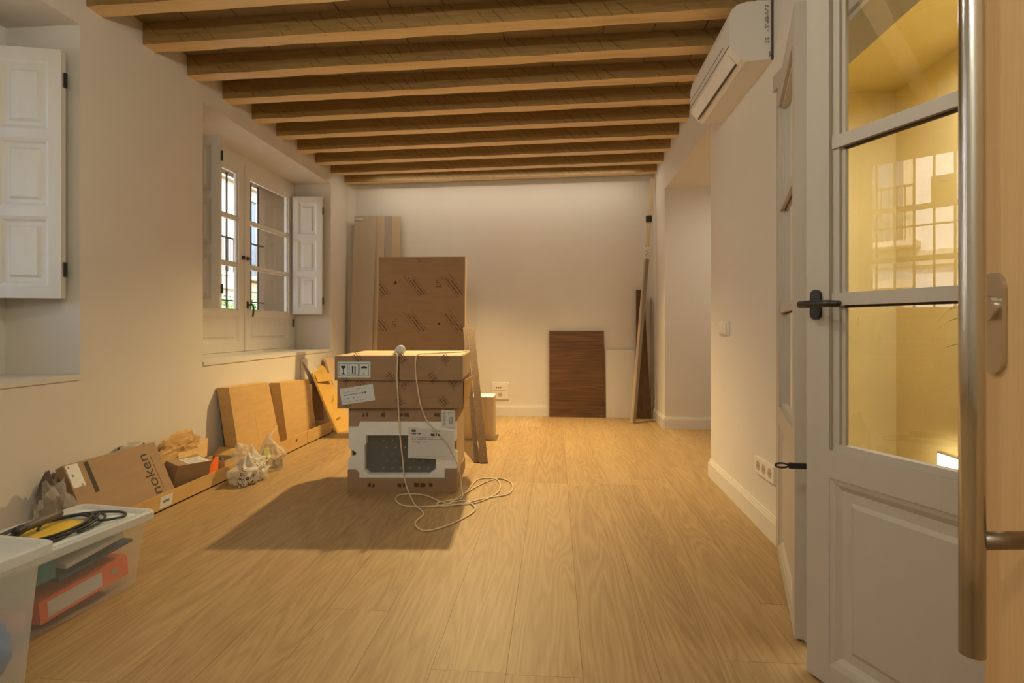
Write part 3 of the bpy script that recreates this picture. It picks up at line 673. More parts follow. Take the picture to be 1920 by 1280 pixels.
for i in range(NN):
    for j in range(12): b.faces.new((gv[i][j], gv[i+1][j], gv[i+1][j+1], gv[i][j+1]))
M['wrap'] = film_mat('shrink_wrap', (.85, .88, .88), .07, .12, .3)
obj('shrink_wrap', b, 'wrap', oven, smooth=True)

def diag_print(bm, f, spots, ln=.06, r=None):
    for a, c in spots:
        for k, ht in ((0, .0035), (.012, .008), (.026, .008), (.038, .0035)):
            marks(bm, f, a+k*.75-ln*.1*k, c+k*.75, ln*(1.15 if ht < .005 else 1), ht, R(-52), .0008, r or rnd, .95)
def carton(name, label, cat, f, w, h, d, mat, group=None, spots=(), bev=.004):
    e = empty(name, f.p(w/2, 0, -d/2), label, cat, group); b = NB(); fbox(b, f, 0, w, 0, h, -d, 0); bd = obj('carton_body', b, mat, e, bevel=bev, seg=2)
    return e, bd
O2 = Fr(C(-1.045, 3.222, .5055), C(math.cos(.016), math.sin(.016)*1, 0)-C(0, 0, 0), (0, 0, 1)); O2.o = C(-1.045, 3.222, .507)
e2, bd2 = carton('flat_carton', 'flat brown carton with a tilted white label, directly on the packed oven', 'box', O2, .750, .166, .62, 'kraft_dark', 'flat cartons in the middle stack')
b = NB(); diag_print(b, O2, [(.10, .17), (.36, .155), (.66, .16), (.60, .05), (.02, .04), (.34, .05)], .055, random.Random(1)); tag(obj('diagonal_print', b, 'brownprint', bd2), kind='stuff')
b = NB(); g = Fr(O2.p(.028, .02, 0), O2.ux*math.cos(.15)+O2.uy*math.sin(.15), O2.uy*math.cos(.15)-O2.ux*math.sin(.15)); fbox(b, g, 0, .20, 0, .098, 0, .0012); lb = obj('address_label', b, 'sheet', bd2)
b = NB(); r7 = random.Random(12)
marks(b, g, .02, .055, .11, .007, 0, .002, r7, 1); marks(b, g, .10, .082, .07, .004, 0, .002, r7); marks(b, g, .015, .072, .09, .003, 0, .002, r7); marks(b, g, .13, .055, .02, .014, 0, .002, r7)
for a in (.02, .06, .10): marks(b, g, a, .033, .02, .008, 0, .002, r7, .5)
marks(b, g, .015, .014, .12, .004, 0, .002, r7); marks(b, g, .175, .04, .008, .016, 0, .002, r7); tag(obj('printed_marks', b, 'greyprint', lb), kind='stuff')
b = NB(); q = [O2.p(.750, .0, -.02), O2.p(.752, .0, -.60), O2.p(.772, .14, -.60), O2.p(.757, .166, -.02)]
hexa(b, q, [p+V((.003, 0, 0)) for p in q]); obj('open_side_flap', b, 'kraft', bd2)
O3 = Fr(C(-1.058, 3.215, .675), C(1, .0, 0)-C(0, 0, 0), (0, 0, 1))
e3, bd3 = carton('flat_carton', 'flat brown carton with fragile, upright and umbrella symbols, top of the middle stack', 'box', O3, .758, .145, .66, 'kraft_dark', 'flat cartons in the middle stack')
b = NB(); diag_print(b, O3, [(.37, .14), (.63, .135), (.10, .15), (.55, .03), (.03, .02), (.30, .03)], .055, random.Random(2)); tag(obj('diagonal_print', b, 'brownprint', bd3), kind='stuff')
b = NB(); fbox(b, O3, .380, .384, 0, .145, 0, .0008); fbox(b, O3, .384, .386, .0, .145, 0, .0004); obj('board_seam', b, 'brownprint', bd3)
b = NB(); fbox(b, O3, .757, .7605, .004, .143, -.62, -.03); obj('side_liner', b, 'kraft_light', bd3)
b = NB(); fbox(b, O3, .004, .754, .145, .148, -.655, -.004); obj('top_flap', b, 'kraft_light', bd3)
b = NB(); fbox(b, O3, .017, .213, .018, .112, 0, .0015); sl = obj('symbol_label', b, 'sheet', bd3)
b = NB()
for a in (.024, .086, .148):
    for q in ((a, a+.056, .026, .029), (a, a+.056, .099, .102), (a, a+.003, .026, .102), (a+.053, a+.056, .026, .102)): fbox(b, O3, *q, .0015, .002)
obj('symbol_frames', b, 'teal', sl)
b = NB(); a = .052   # wine glass
fpoly(b, O3, [(a-.015, .088), (a-.012, .078), (a-.003, .070), (a-.0018, .045), (a-.009, .040), (a-.009, .037), (a+.009, .037), (a+.009, .040), (a+.0018, .045), (a+.003, .070), (a+.012, .078), (a+.015, .088)], .0015, .002)
for a in (.103, .118): fbox(b, O3, a, a+.007, .045, .080, .0015, .002); fpoly(b, O3, [(a-.003, .078), (a+.010, .078), (a+.0035, .090)], .0015, .002)
fbox(b, O3, .098, .130, .038, .041, .0015, .002)
a = .176; fpoly(b, O3, [(a-.019, .073)]+[(a+.019*math.cos(math.pi-i*math.pi/10), .073+.013*math.sin(math.pi*i/10)) for i in range(1, 10)]+[(a+.019, .073)], .0015, .002)
fbox(b, O3, a-.0012, a+.0012, .042, .074, .0015, .002); fbox(b, O3, a-.008, a, .038, .041, .0015, .002); obj('symbols', b, 'dark', sl)

# tall carton leaning behind the stack
e = empty('tall_carton', (-1.2, 4.79, 0), 'tall flat brown carton standing upright behind the appliance stack', 'box')
TC = Fr((-1.607, 4.735, 0), (1, .04, 0), (0, .06, 1)); b = NB(); fbox(b, TC, 0, .792, 0, 1.635, -.10, 0); bd = obj('carton_body', b, 'kraft_dark', e, bevel=.004, seg=2)
b = NB(); rq = random.Random(5)
for a in (-.11, .23, .575):
    for c in (.46, .80, 1.13, 1.46, 1.78):
        for k, ht, l0, sh in ((0, .005, .24, 0), (.022, .013, .19, .04), (.048, .013, .17, .08), (.070, .005, .24, .03)):
            aa, cc = a+k*.79+sh*.616, c+k*.62-sh*.788; ln = l0
            if aa < .008: q = (.008-aa)/.616; aa = .008; cc -= q*.788; ln -= q
            if cc > 1.625: q = (cc-1.625)/.788; cc = 1.625; aa += q*.616; ln -= q
            ln = min(ln, (.782-aa)/.616)
            if ln > .03: marks(b, TC, aa, cc, ln, ht, R(-52), .0008, rq, .95)
tag(obj('diagonal_print', b, 'brownprint', bd), kind='stuff')
b = NB()
for a, c in ((.155, 1.40), (.56, 1.02)): fdisc(b, TC, a, c, .014, 0, .001, 12)
for a, c in ((.55, 1.39), (.15, 1.03)):
    for k in range(4): marks(b, TC, a-.02, c+.03-k*.02, .04, .012, 0, .0008, rq, .7)
tag(obj('round_marks', b, 'brownprint', bd), kind='stuff')
b = NB(); fbox(b, TC, .789, .795, .01, 1.63, -.098, -.02); fbox(b, TC, -.004, .004, .01, 1.63, -.098, -.004); obj('edge_strip', b, 'kraft_light', bd)

# long boards behind it against the back wall
def lean(name, label, cat, x0, x1, zt, yb, yt, th, mat, group=None, x0t=None, x1t=None, extra=None):
    e = empty(name, ((x0+x1)/2, yb, 0), label, cat, group); b = NB(); x0t = x0 if x0t is None else x0t; x1t = x1 if x1t is None else x1t
    hexa(b, [V(p) for p in ((x0, yb, 0), (x1, yb, 0), (x1, yb+th, .0), (x0, yb+th, .0))], [V(p) for p in ((x0t, yt, zt), (x1t, yt, zt), (x1t, yt+th, zt), (x0t, yt+th, zt))])
    o = obj('board_body', b, mat, e, bevel=.0015); return e, o
e, o = lean('long_board', 'tall beige board with a small white tag, leftmost against the back wall', 'board', -2.285, -2.04, 2.236, 5.80, 5.90, .03, 'beige_board', 'tall boards against the back wall', -2.245, -2.0)
b = NB(); ft = Fr((-2.24, 5.897, 2.185), (1, 0, 0), (0, 0, 1)); ft.n = V((0, -1, 0)); fbox(b, ft, .01, .10, 0, .022, 0.002, .004); obj('tag', b, 'paper', o)
lean('long_board', 'narrow tan board second from left against the back wall', 'board', -2.04, -1.93, 2.238, 5.84, 5.93, .028, 'tan_board', 'tall boards against the back wall', -2.0, -1.905)
lean('long_board', 'grey tall board third from left against the back wall', 'board', -1.93, -1.83, 2.236, 5.85, 5.94, .022, 'grey_board', 'tall boards against the back wall', -1.905, -1.83)
lean('long_board', 'light beige tall board rightmost of the four boards behind the tall carton', 'board', -1.83, -1.735, 2.234, 5.86, 5.945, .024, 'tan_board', 'tall boards against the back wall')

# two dark planks leaning on the stack
def prop(name, label, p0, p1, w, d, mat, group):
    """a plank from foot p0 to head p1, w wide across the view, d deep"""
    p0, p1 = V(p0), V(p1); e = empty(name, p0, label, 'plank', group); ax = (p1-p0).normalized(); sx = C(1, 0, 0)-C(0, 0, 0); sx = (sx-ax*sx.dot(ax)).normalized(); sy = ax.cross(sx)
    b = NB(); hexa(b, [p0, p0+sx*w, p0+sx*w+sy*d, p0+sy*d], [p1, p1+sx*w, p1+sx*w+sy*d, p1+sy*d]); return e, obj('plank_body', b, mat, e, bevel=.002)
prop('dark_plank', 'dark brown wooden plank, left of the two leaning behind the appliance stack', (-.585, 3.90, .004), (-.815, 4.755, .985), .036, .03, 'walnut_v', 'dark planks leaning by the stack')
prop('dark_plank', 'dark brown wooden plank, right of the two leaning beside the appliance stack', (-.542, 3.885, .004), (-.772, 4.735, .99), .058, .03, 'walnut_v', 'dark planks leaning by the stack')

# pale box behind
WB = Fr((-.80, 4.70, 0), (1, .03, 0), (0, 0, 1))
e, bd = carton('pale_box', 'pale cream box standing on the floor right of the leaning dark planks', 'box', WB, .265, .372, .24, 'lath', None)
b = NB(); fbox(b, WB, .003, .262, .372, .376, -.237, -.003); obj('top_lid', b, 'paper', bd, bevel=.001)
b = NB(); fbox(b, WB, .195, .198, 0, .37, 0, .001); obj('corner_seam', b, 'tan_board', bd)

# boards leaning on the back wall, right side
e, o = lean('walnut_board', 'square-cut walnut wood panel leaning on the back wall in the middle', 'panel', -.059, .550, .947, 5.94, 5.965, .018, 'walnut', None, -.059, .537)
e, o = lean('white_board', 'low white panel on the back wall right of the walnut panel', 'panel', .558, .872, .742, 5.955, 5.972, .012, 'lacquer')
e, o = lean('walnut_strip', 'tall narrow walnut board standing in the right back corner', 'board', .878, 1.035, 1.395, 5.90, 5.955, .018, 'walnut_v', None, .885, .970)
e, o = lean('grey_slat', 'slim grey track standing in the right back corner', 'slat', 1.040, 1.058, 1.30, 5.93, 5.975, .02, 'bronze')  # slim dark grey upright strip
e = empty('wooden_lath', (.80, 5.63, 0), 'long pale wooden lath leaning from the floor up to the last beam in the corner', 'lath')
b = NB(); p0, p1 = V((.775, 5.63, .003)), V((1.045, 5.86, 2.58)); s = V((.046, 0, -.004))
hexa(b, [p0, p0+s*.85, p0+s*.85+V((0, .014, 0)), p0+V((0, .014, 0))], [p1-s*.4, p1+s*.55, p1+s*.55+V((0, .014, 0)), p1-s*.4+V((0, .014, 0))]); lt = obj('lath_body', b, 'lath', e, bevel=.001)
def along(t): return p0+(p1-p0)*t
b = NB(); c = along(.828)+V((-.005, -.004, 0)); box(b, c.x-.026, c.x+.034, c.y-.006, c.y+.022, c.z-.035, c.z+.035); obj('black_tape', b, 'black', lt)
e = empty('grey_strip', (.80, 5.60, 0), 'grey strip along the pale lath in the corner', 'profile')  # dark grey strip along the lower two thirds of the lath
b = NB(); q0, q1 = along(.0)+V((.016, -.02, 0)), along(.66)+V((.004, -.02, 0)); s = V((.034, 0, 0))
hexa(b, [q0+s*.4, q0+s*1.1, q0+s*1.1+V((0, .01, 0)), q0+s*.4+V((0, .01, 0))], [q1, q1+s, q1+s+V((0, .01, 0)), q1+V((0, .01, 0))]); obj('strip_body', b, 'bronze', e)
e = empty('cord_bundle', along(.685), 'small bundle of white cord tied around the lath in the corner', 'cord')
b = NB(); c = along(.685)+V((.012, -.02, 0)); pts = [c+V((.032*math.cos(t*1.0), .012*math.sin(t)-.012, .05*math.sin(t*.37)+.006*math.sin(t*3))) for t in [i*.35 for i in range(110)]]
tube(b, pts, .006, 6); obj('white_cord', b, 'plastic', e, smooth=True)

# lamp holder and cord on the stack
def smooth_pts(pts, n=8):
    P = [V(p) for p in pts]; P = [P[0]]+P+[P[-1]]; out = []
    for i in range(1, len(P)-2):
        for k in range(n):
            t = k/n; out.append(.5*((2*P[i])+(-P[i-1]+P[i+1])*t+(2*P[i-1]-5*P[i]+4*P[i+1]-P[i+2])*t*t+(-P[i-1]+3*P[i]-3*P[i+1]+P[i+2])*t**3))
    return out+[P[-2]]
def on(u, v, t): return C((u-960)/1010*t, t, 1-(v-611)/1010*t)
e = empty('pendant_lamp_cord', on(750, 656, 3.30), 'white lamp holder with bulb on a long cream cord lying on the box stack', 'lamp')
lc = C(-.690, 3.30, .848)
b = NB(); d = V((.6, -.7, .35)).normalized(); tube(b, [lc+d*q for q in (-.050, -.046, -.022, -.020, .0, .002)], [.012, .019, .021, .025, .027, .022], 20); hd = obj('lamp_holder', b, 'plastic', e, smooth=True)
b = NB(); tube(b, [lc+d*q for q in (.0, .006, .020, .034, .042, .046)], [.018, .026, .030, .026, .016, .002], 20); obj('bulb', b, 'paper', e, smooth=True)
b = NB(); FT = 3.205
pts = [lc+d*-.05, lc+d*-.06+V((-.01, -.02, .003)), C(-.680, 3.198, .826), C(-.683, 3.196, .70), C(-.678, 3.20, .60), C(-.675, 3.205, .50), C(-.672, 3.225, .36), C(-.655, 3.225, .20), C(-.640, 3.225, .07), C(-.60, 3.17, .006), C(-.54, 3.0, .004), C(-.47, 2.86, .004), C(-.49, 2.72, .004), C(-.42, 2.62, .004), C(-.30, 2.72, .004), C(-.20, 2.92, .005), C(-.28, 3.06, .008), C(-.42, 2.98, .004), C(-.58, 2.98, .004), C(-.66, 3.07, .004), C(-.66, 3.18, .004), C(-.52, 3.17, .006), C(-.36, 3.02, .004), C(-.20, 3.04, .004), C(-.08, 3.25, .004), C(-.10, 3.50, .004), C(-.22, 3.50, .004), C(-.27, 3.25, .006), C(-.31, 3.10, .012)]
tube(b, smooth_pts(pts), .0042, 6); obj('cord', b, 'cord', e, smooth=True)
pts = [C(-.30, 3.62, .829), C(-.42, 3.50, .829), C(-.52, 3.34, .829), C(-.563, 3.198, .826), C(-.572, 3.192, .74), C(-.560, 3.19, .64), C(-.545, 3.19, .55), C(-.530, 3.205, .49), C(-.50, 3.225, .42), C(-.40, 3.222, .32), C(-.345, 3.224, .22), C(-.312, 3.222, .12), C(-.300, 3.20, .04), C(-.29, 3.12, .006), C(-.35, 3.06, .010), C(-.42, 3.02, .008), C(-.38, 2.97, .008), C(-.27, 3.02, .006), C(-.15, 3.12, .004), C(-.02, 3.20, .004), C(.0, 3.40, .004), C(-.08, 3.52, .004), C(-.18, 3.42, .004), C(-.28, 3.20, .006), C(-.36, 3.0, .006)]
b = NB(); tube(b, smooth_pts(pts), .0042, 6); obj('cord', b, 'cord', e, smooth=True)

# ------------------------------------------------------------------ left wall: leaning cartons and trays
def slab(name, label, cat, bl, br, tr, tl, back, mat, group=None, part_name='carton_body', bev=.003):
    e = empty(name, V(bl)*.5+V(br)*.5, label, cat, group); b = NB(); q = [V(p) for p in (bl, br, tr, tl)]; bk = V(back)
    hexa(b, [p+bk for p in q], q); return e, obj(part_name, b, mat, e, bevel=bev, seg=2)
G1 = 'plain cartons leaning on the left wall'
e, o = slab('leaning_carton', 'plain kraft carton leaning on the left wall, nearer of the pair', 'box', (-2.165, 3.57, .02), (-2.165, 4.13, .02), (-2.245, 4.075, .558), (-2.245, 3.555, .572), (-.088, 0, .0), 'kraft', G1)
b = NB(); f1 = Fr((-2.165, 3.57, .02), (0, 1, 0), (-.08, -.01, .54)); f1.n = -f1.n if f1.n.x < 0 else f1.n; fbox(b, f1, .262, .2632, .01, .54, 0, .0008); obj('score_line', b, 'kraft_light', o)
e, o = slab('leaning_carton', 'plain kraft carton leaning on the left wall, farther of the pair', 'box', (-2.175, 4.25, .02), (-2.175, 4.79, .02), (-2.248, 4.775, .513), (-2.248, 4.255, .534), (-.085, 0, 0), 'kraft', G1)
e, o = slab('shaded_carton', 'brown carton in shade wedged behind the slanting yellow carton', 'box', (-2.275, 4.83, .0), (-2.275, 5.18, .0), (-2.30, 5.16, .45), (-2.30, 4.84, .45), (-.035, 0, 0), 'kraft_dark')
e, o = slab('yellow_carton', 'narrow yellow-brown carton slanting against the left wall beside the stack', 'box', (-2.03, 4.895, .0), (-1.955, 5.10, .0), (-2.285, 5.22, .585), (-2.30, 4.97, .55), (-.03, .0, .025), 'kraft_yellow')
f2 = Fr((-2.03, 4.895, 0), (.075, .205, 0), (-.27, .075, .55)); f2.n = -f2.n if f2.n.x < 0 else f2.n
b = NB(); marks(b, f2, .10, .30, .08, .012, R(60), .004, random.Random(8)); marks(b, f2, .06, .13, .06, .014, R(10), .004, random.Random(9)); tag(obj('printed_marks', b, 'brownprint', o), kind='stuff')
b = NB(); fbox(b, f2, .012, .21, .52, .60, .004, .007); obj('top_flap', b, 'kraft_yellow', o)
e, o = slab('yellow_carton', 'light kraft carton edge just behind the slanting yellow carton', 'box', (-2.06, 5.20, .0), (-2.02, 5.40, .0), (-2.28, 5.42, .66), (-2.29, 5.24, .66), (-.03, 0, .02), 'kraft_light')
# white angle frame above them
e = empty('white_bracket', (-2.33, 4.95, .0), 'thin white angled frame leaning on the left wall above the cartons', 'frame')
b = NB(); hexa(b, [V(p) for p in ((-2.325, 4.80, .40), (-2.325, 4.812, .40), (-2.335, 4.812, .40), (-2.335, 4.80, .40))], [V(p) for p in ((-2.325, 4.80, .69), (-2.325, 4.812, .69), (-2.335, 4.812, .69), (-2.335, 4.80, .69))]); obj('upright', b, 'lacquer', e)
b = NB(); hexa(b, [V(p) for p in ((-2.325, 4.80, .69), (-2.30, 5.08, .44), (-2.312, 5.08, .44), (-2.337, 4.80, .69))], [V(p) for p in ((-2.320, 4.865, .705), (-2.29, 5.20, .52), (-2.302, 5.20, .52), (-2.332, 4.865, .705))]); obj('cross_piece', b, 'lacquer', e)

def tray(name, label, x0, x1, y0, y1, h, mat, group):
    e = empty(name, ((x0+x1)/2, (y0+y1)/2, 0), label, 'tray', group); t = .006
    b = NB(); box(b, x0, x1, y0, y1, .001, .001+t); bt = obj('bottom', b, mat, e)
    b = NB(); box(b, x1-t, x1, y0, y1, .001, h); fw = obj('front_wall', b, mat, e, bevel=.002)
    b = NB(); box(b, x0, x0+t, y0, y1, .001, h); obj('rear_wall', b, mat, e)
    for q in ((y0, y0+t), (y1-t, y1)):
        b = NB(); box(b, x0+t, x1-t, q[0], q[1], .001, h); obj('end_wall', b, mat, e)
    return e, fw
G2 = 'long open trays along the left wall'
e, fw = tray('cardboard_tray', 'long open cardboard tray full of packaging, nearer of two along the left wall', -2.318, -2.118, 2.30, 3.50, .090, 'kraft', G2)
b = NB(); g = Fr((-2.118, 2.735, .015), (0, 1, 0), (0, 0, 1)); g.n = V((1, 0, 0)); fpoly(b, g, [(0, 0), (.095, .0), (.105, .06), (.01, .06)], 0, .0012); lb = obj('tray_label', b, 'paper', fw)
b = NB(); fbox(b, g, .03, .075, .025, .038, .0012, .0018); tag(obj('printed_marks', b, 'greyprint', lb), kind='stuff')
e, fw = tray('cardboard_tray', 'long empty cardboard tray in front of the leaning cartons', -2.318, -2.085, 3.90, 4.90, .112, 'kraft', G2)
b = NB(); g = Fr((-2.085, 3.90, .0), (0, 1, 0), (0, 0, 1)); g.n = V((1, 0, 0)); fbox(b, g, .50, .502, .004, .108, 0, .001); fpoly(b, g, [(.29, .075), (.33, .085), (.32, .06)], 0, .001); obj('crease', b, 'brownprint', fw)
# small open carton at the end of the near tray
e = empty('small_open_carton', (-2.21, 3.41, .009), 'small open carton standing in the far end of the near tray', 'box')
b = NB(); t = .005
for q in ((-2.308, -2.13, 3.33, 3.335), (-2.308, -2.13, 3.485, 3.49), (-2.308, -2.303, 3.335, 3.485), (-2.135, -2.13, 3.335, 3.485)): box(b, q[0], q[1], q[2], q[3], .010, .125)
box(b, -2.308, -2.13, 3.33, 3.49, .009, .014); bd = obj('carton_body', b, 'kraft', e)
b = NB(); hexa(b, [V(p) for p in ((-2.308, 3.486, .125), (-2.13, 3.486, .125), (-2.13, 3.489, .128), (-2.308, 3.489, .128))], [V(p) for p in ((-2.306, 3.545, .165), (-2.132, 3.545, .155), (-2.132, 3.548, .158), (-2.306, 3.548, .168))]); obj('lid_flap', b, 'kraft', bd)

# noken carton
f0 = Fr((-2.128, 2.315, .055), (0, 1, -.02), (-.158, .025, .29)); f0.n = f0.ux.cross(f0.uy); f0.n = f0.n if f0.n.x > 0 else -f0.n
e = empty('printed_carton', (-2.2, 2.6, .007), 'flat brown carton printed noken in black, leaning in the near tray', 'box')
b = NB(); fbox(b, f0, 0, .575, 0, .335, -.045, 0); bd = obj('carton_body', b, 'kraft_dark', e, bevel=.003, seg=2)
b = NB(); ftext(b, f0, 'noken', .455, .165, .098, R(90), .001, squash=1.0); obj('lettering', b, 'dark', bd)
b = NB(); marks(b, f0, .505, .06, .20, .0045, R(90), .001, random.Random(2), .9); tag(obj('small_print', b, 'brownprint', bd), kind='stuff')
b = NB(); fbox(b, f0, .105, .128, .165, .325, 0, .001); obj('black_bar', b, 'dark', bd)
b = NB(); fbox(b, f0, .006, .072, .215, .330, 0, .0014); lb = obj('product_label', b, 'paper', bd)
b = NB(); marks(b, f0, .025, .23, .08, .012, R(90), .002, random.Random(3), .5); fbox(b, f0, .05, .062, .218, .226, .0014, .002); fdisc(b, f0, .02, .318, .005, .0014, .002, 8); tag(obj('printed_marks', b, 'greyprint', lb), kind='stuff')

# crumpled kraft paper, parcels, packets
def crumple(name, c, sx, sy, sz, amp, seed, mat, label=None, cat=None, parent=None, freq=3.0, res=5, flat=True, facet=True, group=None, top=None):
    b = NB(); bmesh.ops.create_icosphere(b, subdivisions=res, radius=1)
    for v in b.verts:
        p = v.co.copy(); n1 = noise.noise(p*freq+V((seed*7.3, 0, 0))); n2 = noise.noise(p*freq*2.6+V((0, seed*3.1, 0))); rdg = 1-2*abs(noise.noise(p*freq*1.6+V((seed, seed, 0))))
        k = 1+amp*(n1+.45*n2+.35*rdg); q = V((p.x*sx*k, p.y*sy*k, p.z*sz*k))
        if top: q = top(q, p)
        if flat and q.z < -sz*.75: q.z = -sz*.75
        v.co = q+V(c)
    o = obj(name, b, mat, parent, base=None if parent else (c[0], c[1], c[2]-sz), smooth=not facet)
    if label: tag(o, label, cat, group)
    return o
crumple('kraft_paper', (-2.275, 3.09, .25), .032, .17, .080, .50, 3, 'kraft', 'crumpled kraft wrapping paper heaped behind the noken carton', 'paper', freq=1.6, res=4)
e, o = slab('kraft_flap', 'folded piece of kraft board standing behind the small parcel', 'cardboard', (-2.21, 3.02, .19), (-2.21, 3.27, .17), (-2.27, 3.37, .265), (-2.25, 3.06, .235), (-.01, 0, 0), 'kraft', part_name='board_body')
pf = Fr((-2.165, 2.96, .035), V((.10, .20, .02)), V((-.1, -.02, .12))); 
mt = Matrix.Translation((-2.205, 3.06, .140)) @ Matrix.Rotation(R(-14), 4, 'Z') @ Matrix.Rotation(R(14), 4, 'Y') @ Matrix.Rotation(R(-6), 4, 'X')
e = empty('small_parcel', (-2.2, 3.09, .01), 'small kraft parcel with a white address label, lying in the near tray', 'parcel')
b = NB(); box(b, -.065, .065, -.12, .115, -.075, .062, mt); bd = obj('carton_body', b, 'kraft_dark', e, bevel=.002)
b = NB(); box(b, -.02, .06, -.05, .10, .0622, .0635, mt); lb = obj('address_label', b, 'paper', bd)
b = NB()
for k in range(5): box(b, -.01+k*.014, -.006+k*.014, -.04, .085-.02*(k % 2), .0636, .064, mt)
tag(obj('printed_marks', b, 'greyprint', lb), kind='stuff')
e, o = slab('orange_packet', 'bright orange triangular packet in the near tray', 'packet', (-2.140, 3.17, .05), (-2.145, 3.285, .06), (-2.165, 3.32, .158), (-2.15, 3.21, .105), (-.02, 0, 0), 'orange', part_name='packet_body')
crumple('dark_wrapping', (-2.21, 3.40, .075), .045, .05, .05, .5, 5, 'brownrubber', 'dark brown crumpled wrapping at the far end of the near tray', 'wrapping', res=3)
crumple('printed_bag', (-2.318, 2.78, .325), .012, .10, .040, .35, 6, 'bagprint', 'white patterned plastic bag peeking over the noken carton', 'bag', res=4, flat=False)
crumple('clear_film', (-2.235, 2.24, .11), .07, .075, .15, .6, 8, 'clearfilm', 'crumpled clear plastic film between left wall and storage boxes', 'plastic film', res=4, freq=2.2)
crumple('brown_wrapping', (-2.275, 2.26, .19), .035, .05, .14, .4, 9, 'brownrubber', 'dark brown wrapping behind the clear film near the left wall', 'wrapping', res=3)

# plastic bags on the floor
def pinch(q, p):
    t = max(0, p.z); s = 1-.72*t**1.1; return V((q.x*s, q.y*s, q.z*(1+.25*t)))
crumple('patterned_bag', (-1.965, 3.345, .072), .085, .135, .092, .50, 12, 'bagprint', 'white plastic bag with brown ring pattern on the floor by the near tray', 'bag', res=5, freq=1.8, top=pinch, facet=False)
crumple('thin_bag', (-2.035, 3.36, .165), .03, .06, .055, .6, 14, 'bagfilm', 'thin white bag top puffing up above the patterned bag', 'bag', res=4, freq=2, flat=False, facet=False)
e = empty('clear_bag', (-1.985, 3.66, 0), 'see-through carrier bag with a yellow-green packet inside, beside the far tray', 'bag')
crumple('bag_body', (-1.985, 3.62, .088), .088, .105, .11, .30, 15, 'bagfilm', parent=e, res=5, freq=1.7, top=pinch, facet=False)
b = NB(); tube(b, smooth_pts([(-1.985, 3.62, .195), (-2.01, 3.68, .222), (-2.045, 3.79, .235), (-2.07, 3.88, .25)]), .006, 6); obj('twisted_handle', b, 'bagfilm', e)
crumple('green_packet', (-1.99, 3.575, .10), .025, .03, .055, .15, 16, 'yellow_green' if 'yellow_green' in M else 'leaf', 'yellow-green packet inside the see-through carrier bag', 'packet', res=3)
M['yg'] = mottled('yellow_green_plastic', (.60, .66, .04), .5, .1, 8, .1)
bpy.data.objects['green_packet'].data.materials[0] = M['yg']
b = NB(); tube(b, [(-1.955, 3.67, .012), (-1.955, 3.67, .06)], .035, 20); tag(obj('small_tin', b, 'bronze', base=(-1.955, 3.67, .012)), 'small grey tin at the bottom of the see-through bag', 'tin')

# ------------------------------------------------------------------ storage boxes
def storage(name, label, cx, cy, rot, w, l, h, grp, fm='frost'):
    e = empty(name, (cx, cy, 0), label, 'storage box', grp)
    mt = Matrix.Translation((cx, cy, 0)) @ Matrix.Rotation(rot, 4, 'Z')
    def rr(hw, hl, r, z, n=5):
        out = []
        for sx, sy, a0 in ((1, 1, 0), (-1, 1, 90), (-1, -1, 180), (1, -1, 270)):
            for k in range(n): a = R(a0+90*k/(n-1)); out.append(mt @ V((sx*(hw-r)+r*math.cos(a), sy*(hl-r)+r*math.sin(a), z)))
        return out
    def loft(bm, rings, cap0=False, cap1=False):
        vs = [[bm.verts.new(p) for p in q] for q in rings]; k = len(vs[0])
        for a, c in zip(vs, vs[1:]):
            for i in range(k): bm.faces.new((a[i], a[(i+1) % k], c[(i+1) % k], c[i]))
        if cap0: bm.faces.new(vs[0][::-1])
        if cap1: bm.faces.new(vs[-1])
    hw, hl = w/2, l/2
    b = NB(); loft(b, [rr(hw-.045, hl-.05, .03, .002), rr(hw-.040, hl-.045, .03, .012), rr(hw-.020, hl-.022, .03, h-.05), rr(hw-.012, hl-.014, .03, h-.045), rr(hw-.012, hl-.014, .03, h-.02)], True); obj('box_body', b, fm, e, smooth=False)
    b = NB(); loft(b, [rr(hw-.006, hl-.006, .03, h-.034), rr(hw, hl, .03, h-.030), rr(hw, hl, .03, h-.004), rr(hw-.005, hl-.005, .03, h), rr(hw-.018, hl-.018, .03, h), rr(hw-.024, hl-.024, .03, h-.012), rr(hw-.03, hl-.03, .02, h-.012)], False, True); lid = obj('lid', b, 'frost_lid', e)
    return e, mt
G3 = 'clear plastic storage boxes on the left'
eB, mB = storage('storage_box', 'clear lidded storage box with an orange binder inside and black cable on the lid', -1.775, 1.765, R(-7), .36, .54, .278, G3)
eA, mA = storage('storage_box', 'taller clear storage box at the left edge with a blue bag inside', -1.640, 1.155, R(-6), .44, .56, .40, G3, 'frost_tall')
# contents of the orange-binder box
bi = empty('orange_binder', mB @ V((.08, .03, .07)), 'orange lever arch binder with a white spine label inside the clear storage box', 'binder')
mb = mB @ Matrix.Translation((.105, .03, .035)) @ Matrix.Rotation(R(5), 4, 'X')
b = NB(); box(b, -.24, .012, -.15, .17, .0, .075, mb); bd = obj('cover', b, 'binder_orange', bi, bevel=.003)
b = NB(); box(b, .0125, .0135, -.125, .065, .012, .064, mb); obj('spine_label', b, 'paper', bd)
b = NB(); g = Fr(mb @ V((.0125, .115, .038)), mb.to_3x3() @ V((0, 1, 0)), mb.to_3x3() @ V((0, 0, 1))); fdisc(b, g, 0, 0, .014, 0, .001, 18); obj('finger_ring', b, 'steel', bd)
b = NB(); mt2 = mB @ Matrix.Translation((.04, -.12, .155)) @ Matrix.Rotation(R(3), 4, 'X'); box(b, -.15, .075, -.09, .05, 0, .06, mt2); tag(obj('teal_case', b, 'teal', base=mt2 @ V((0, 0, 0)), bevel=.004), 'teal plastic case on top of the orange binder in the storage box', 'case')
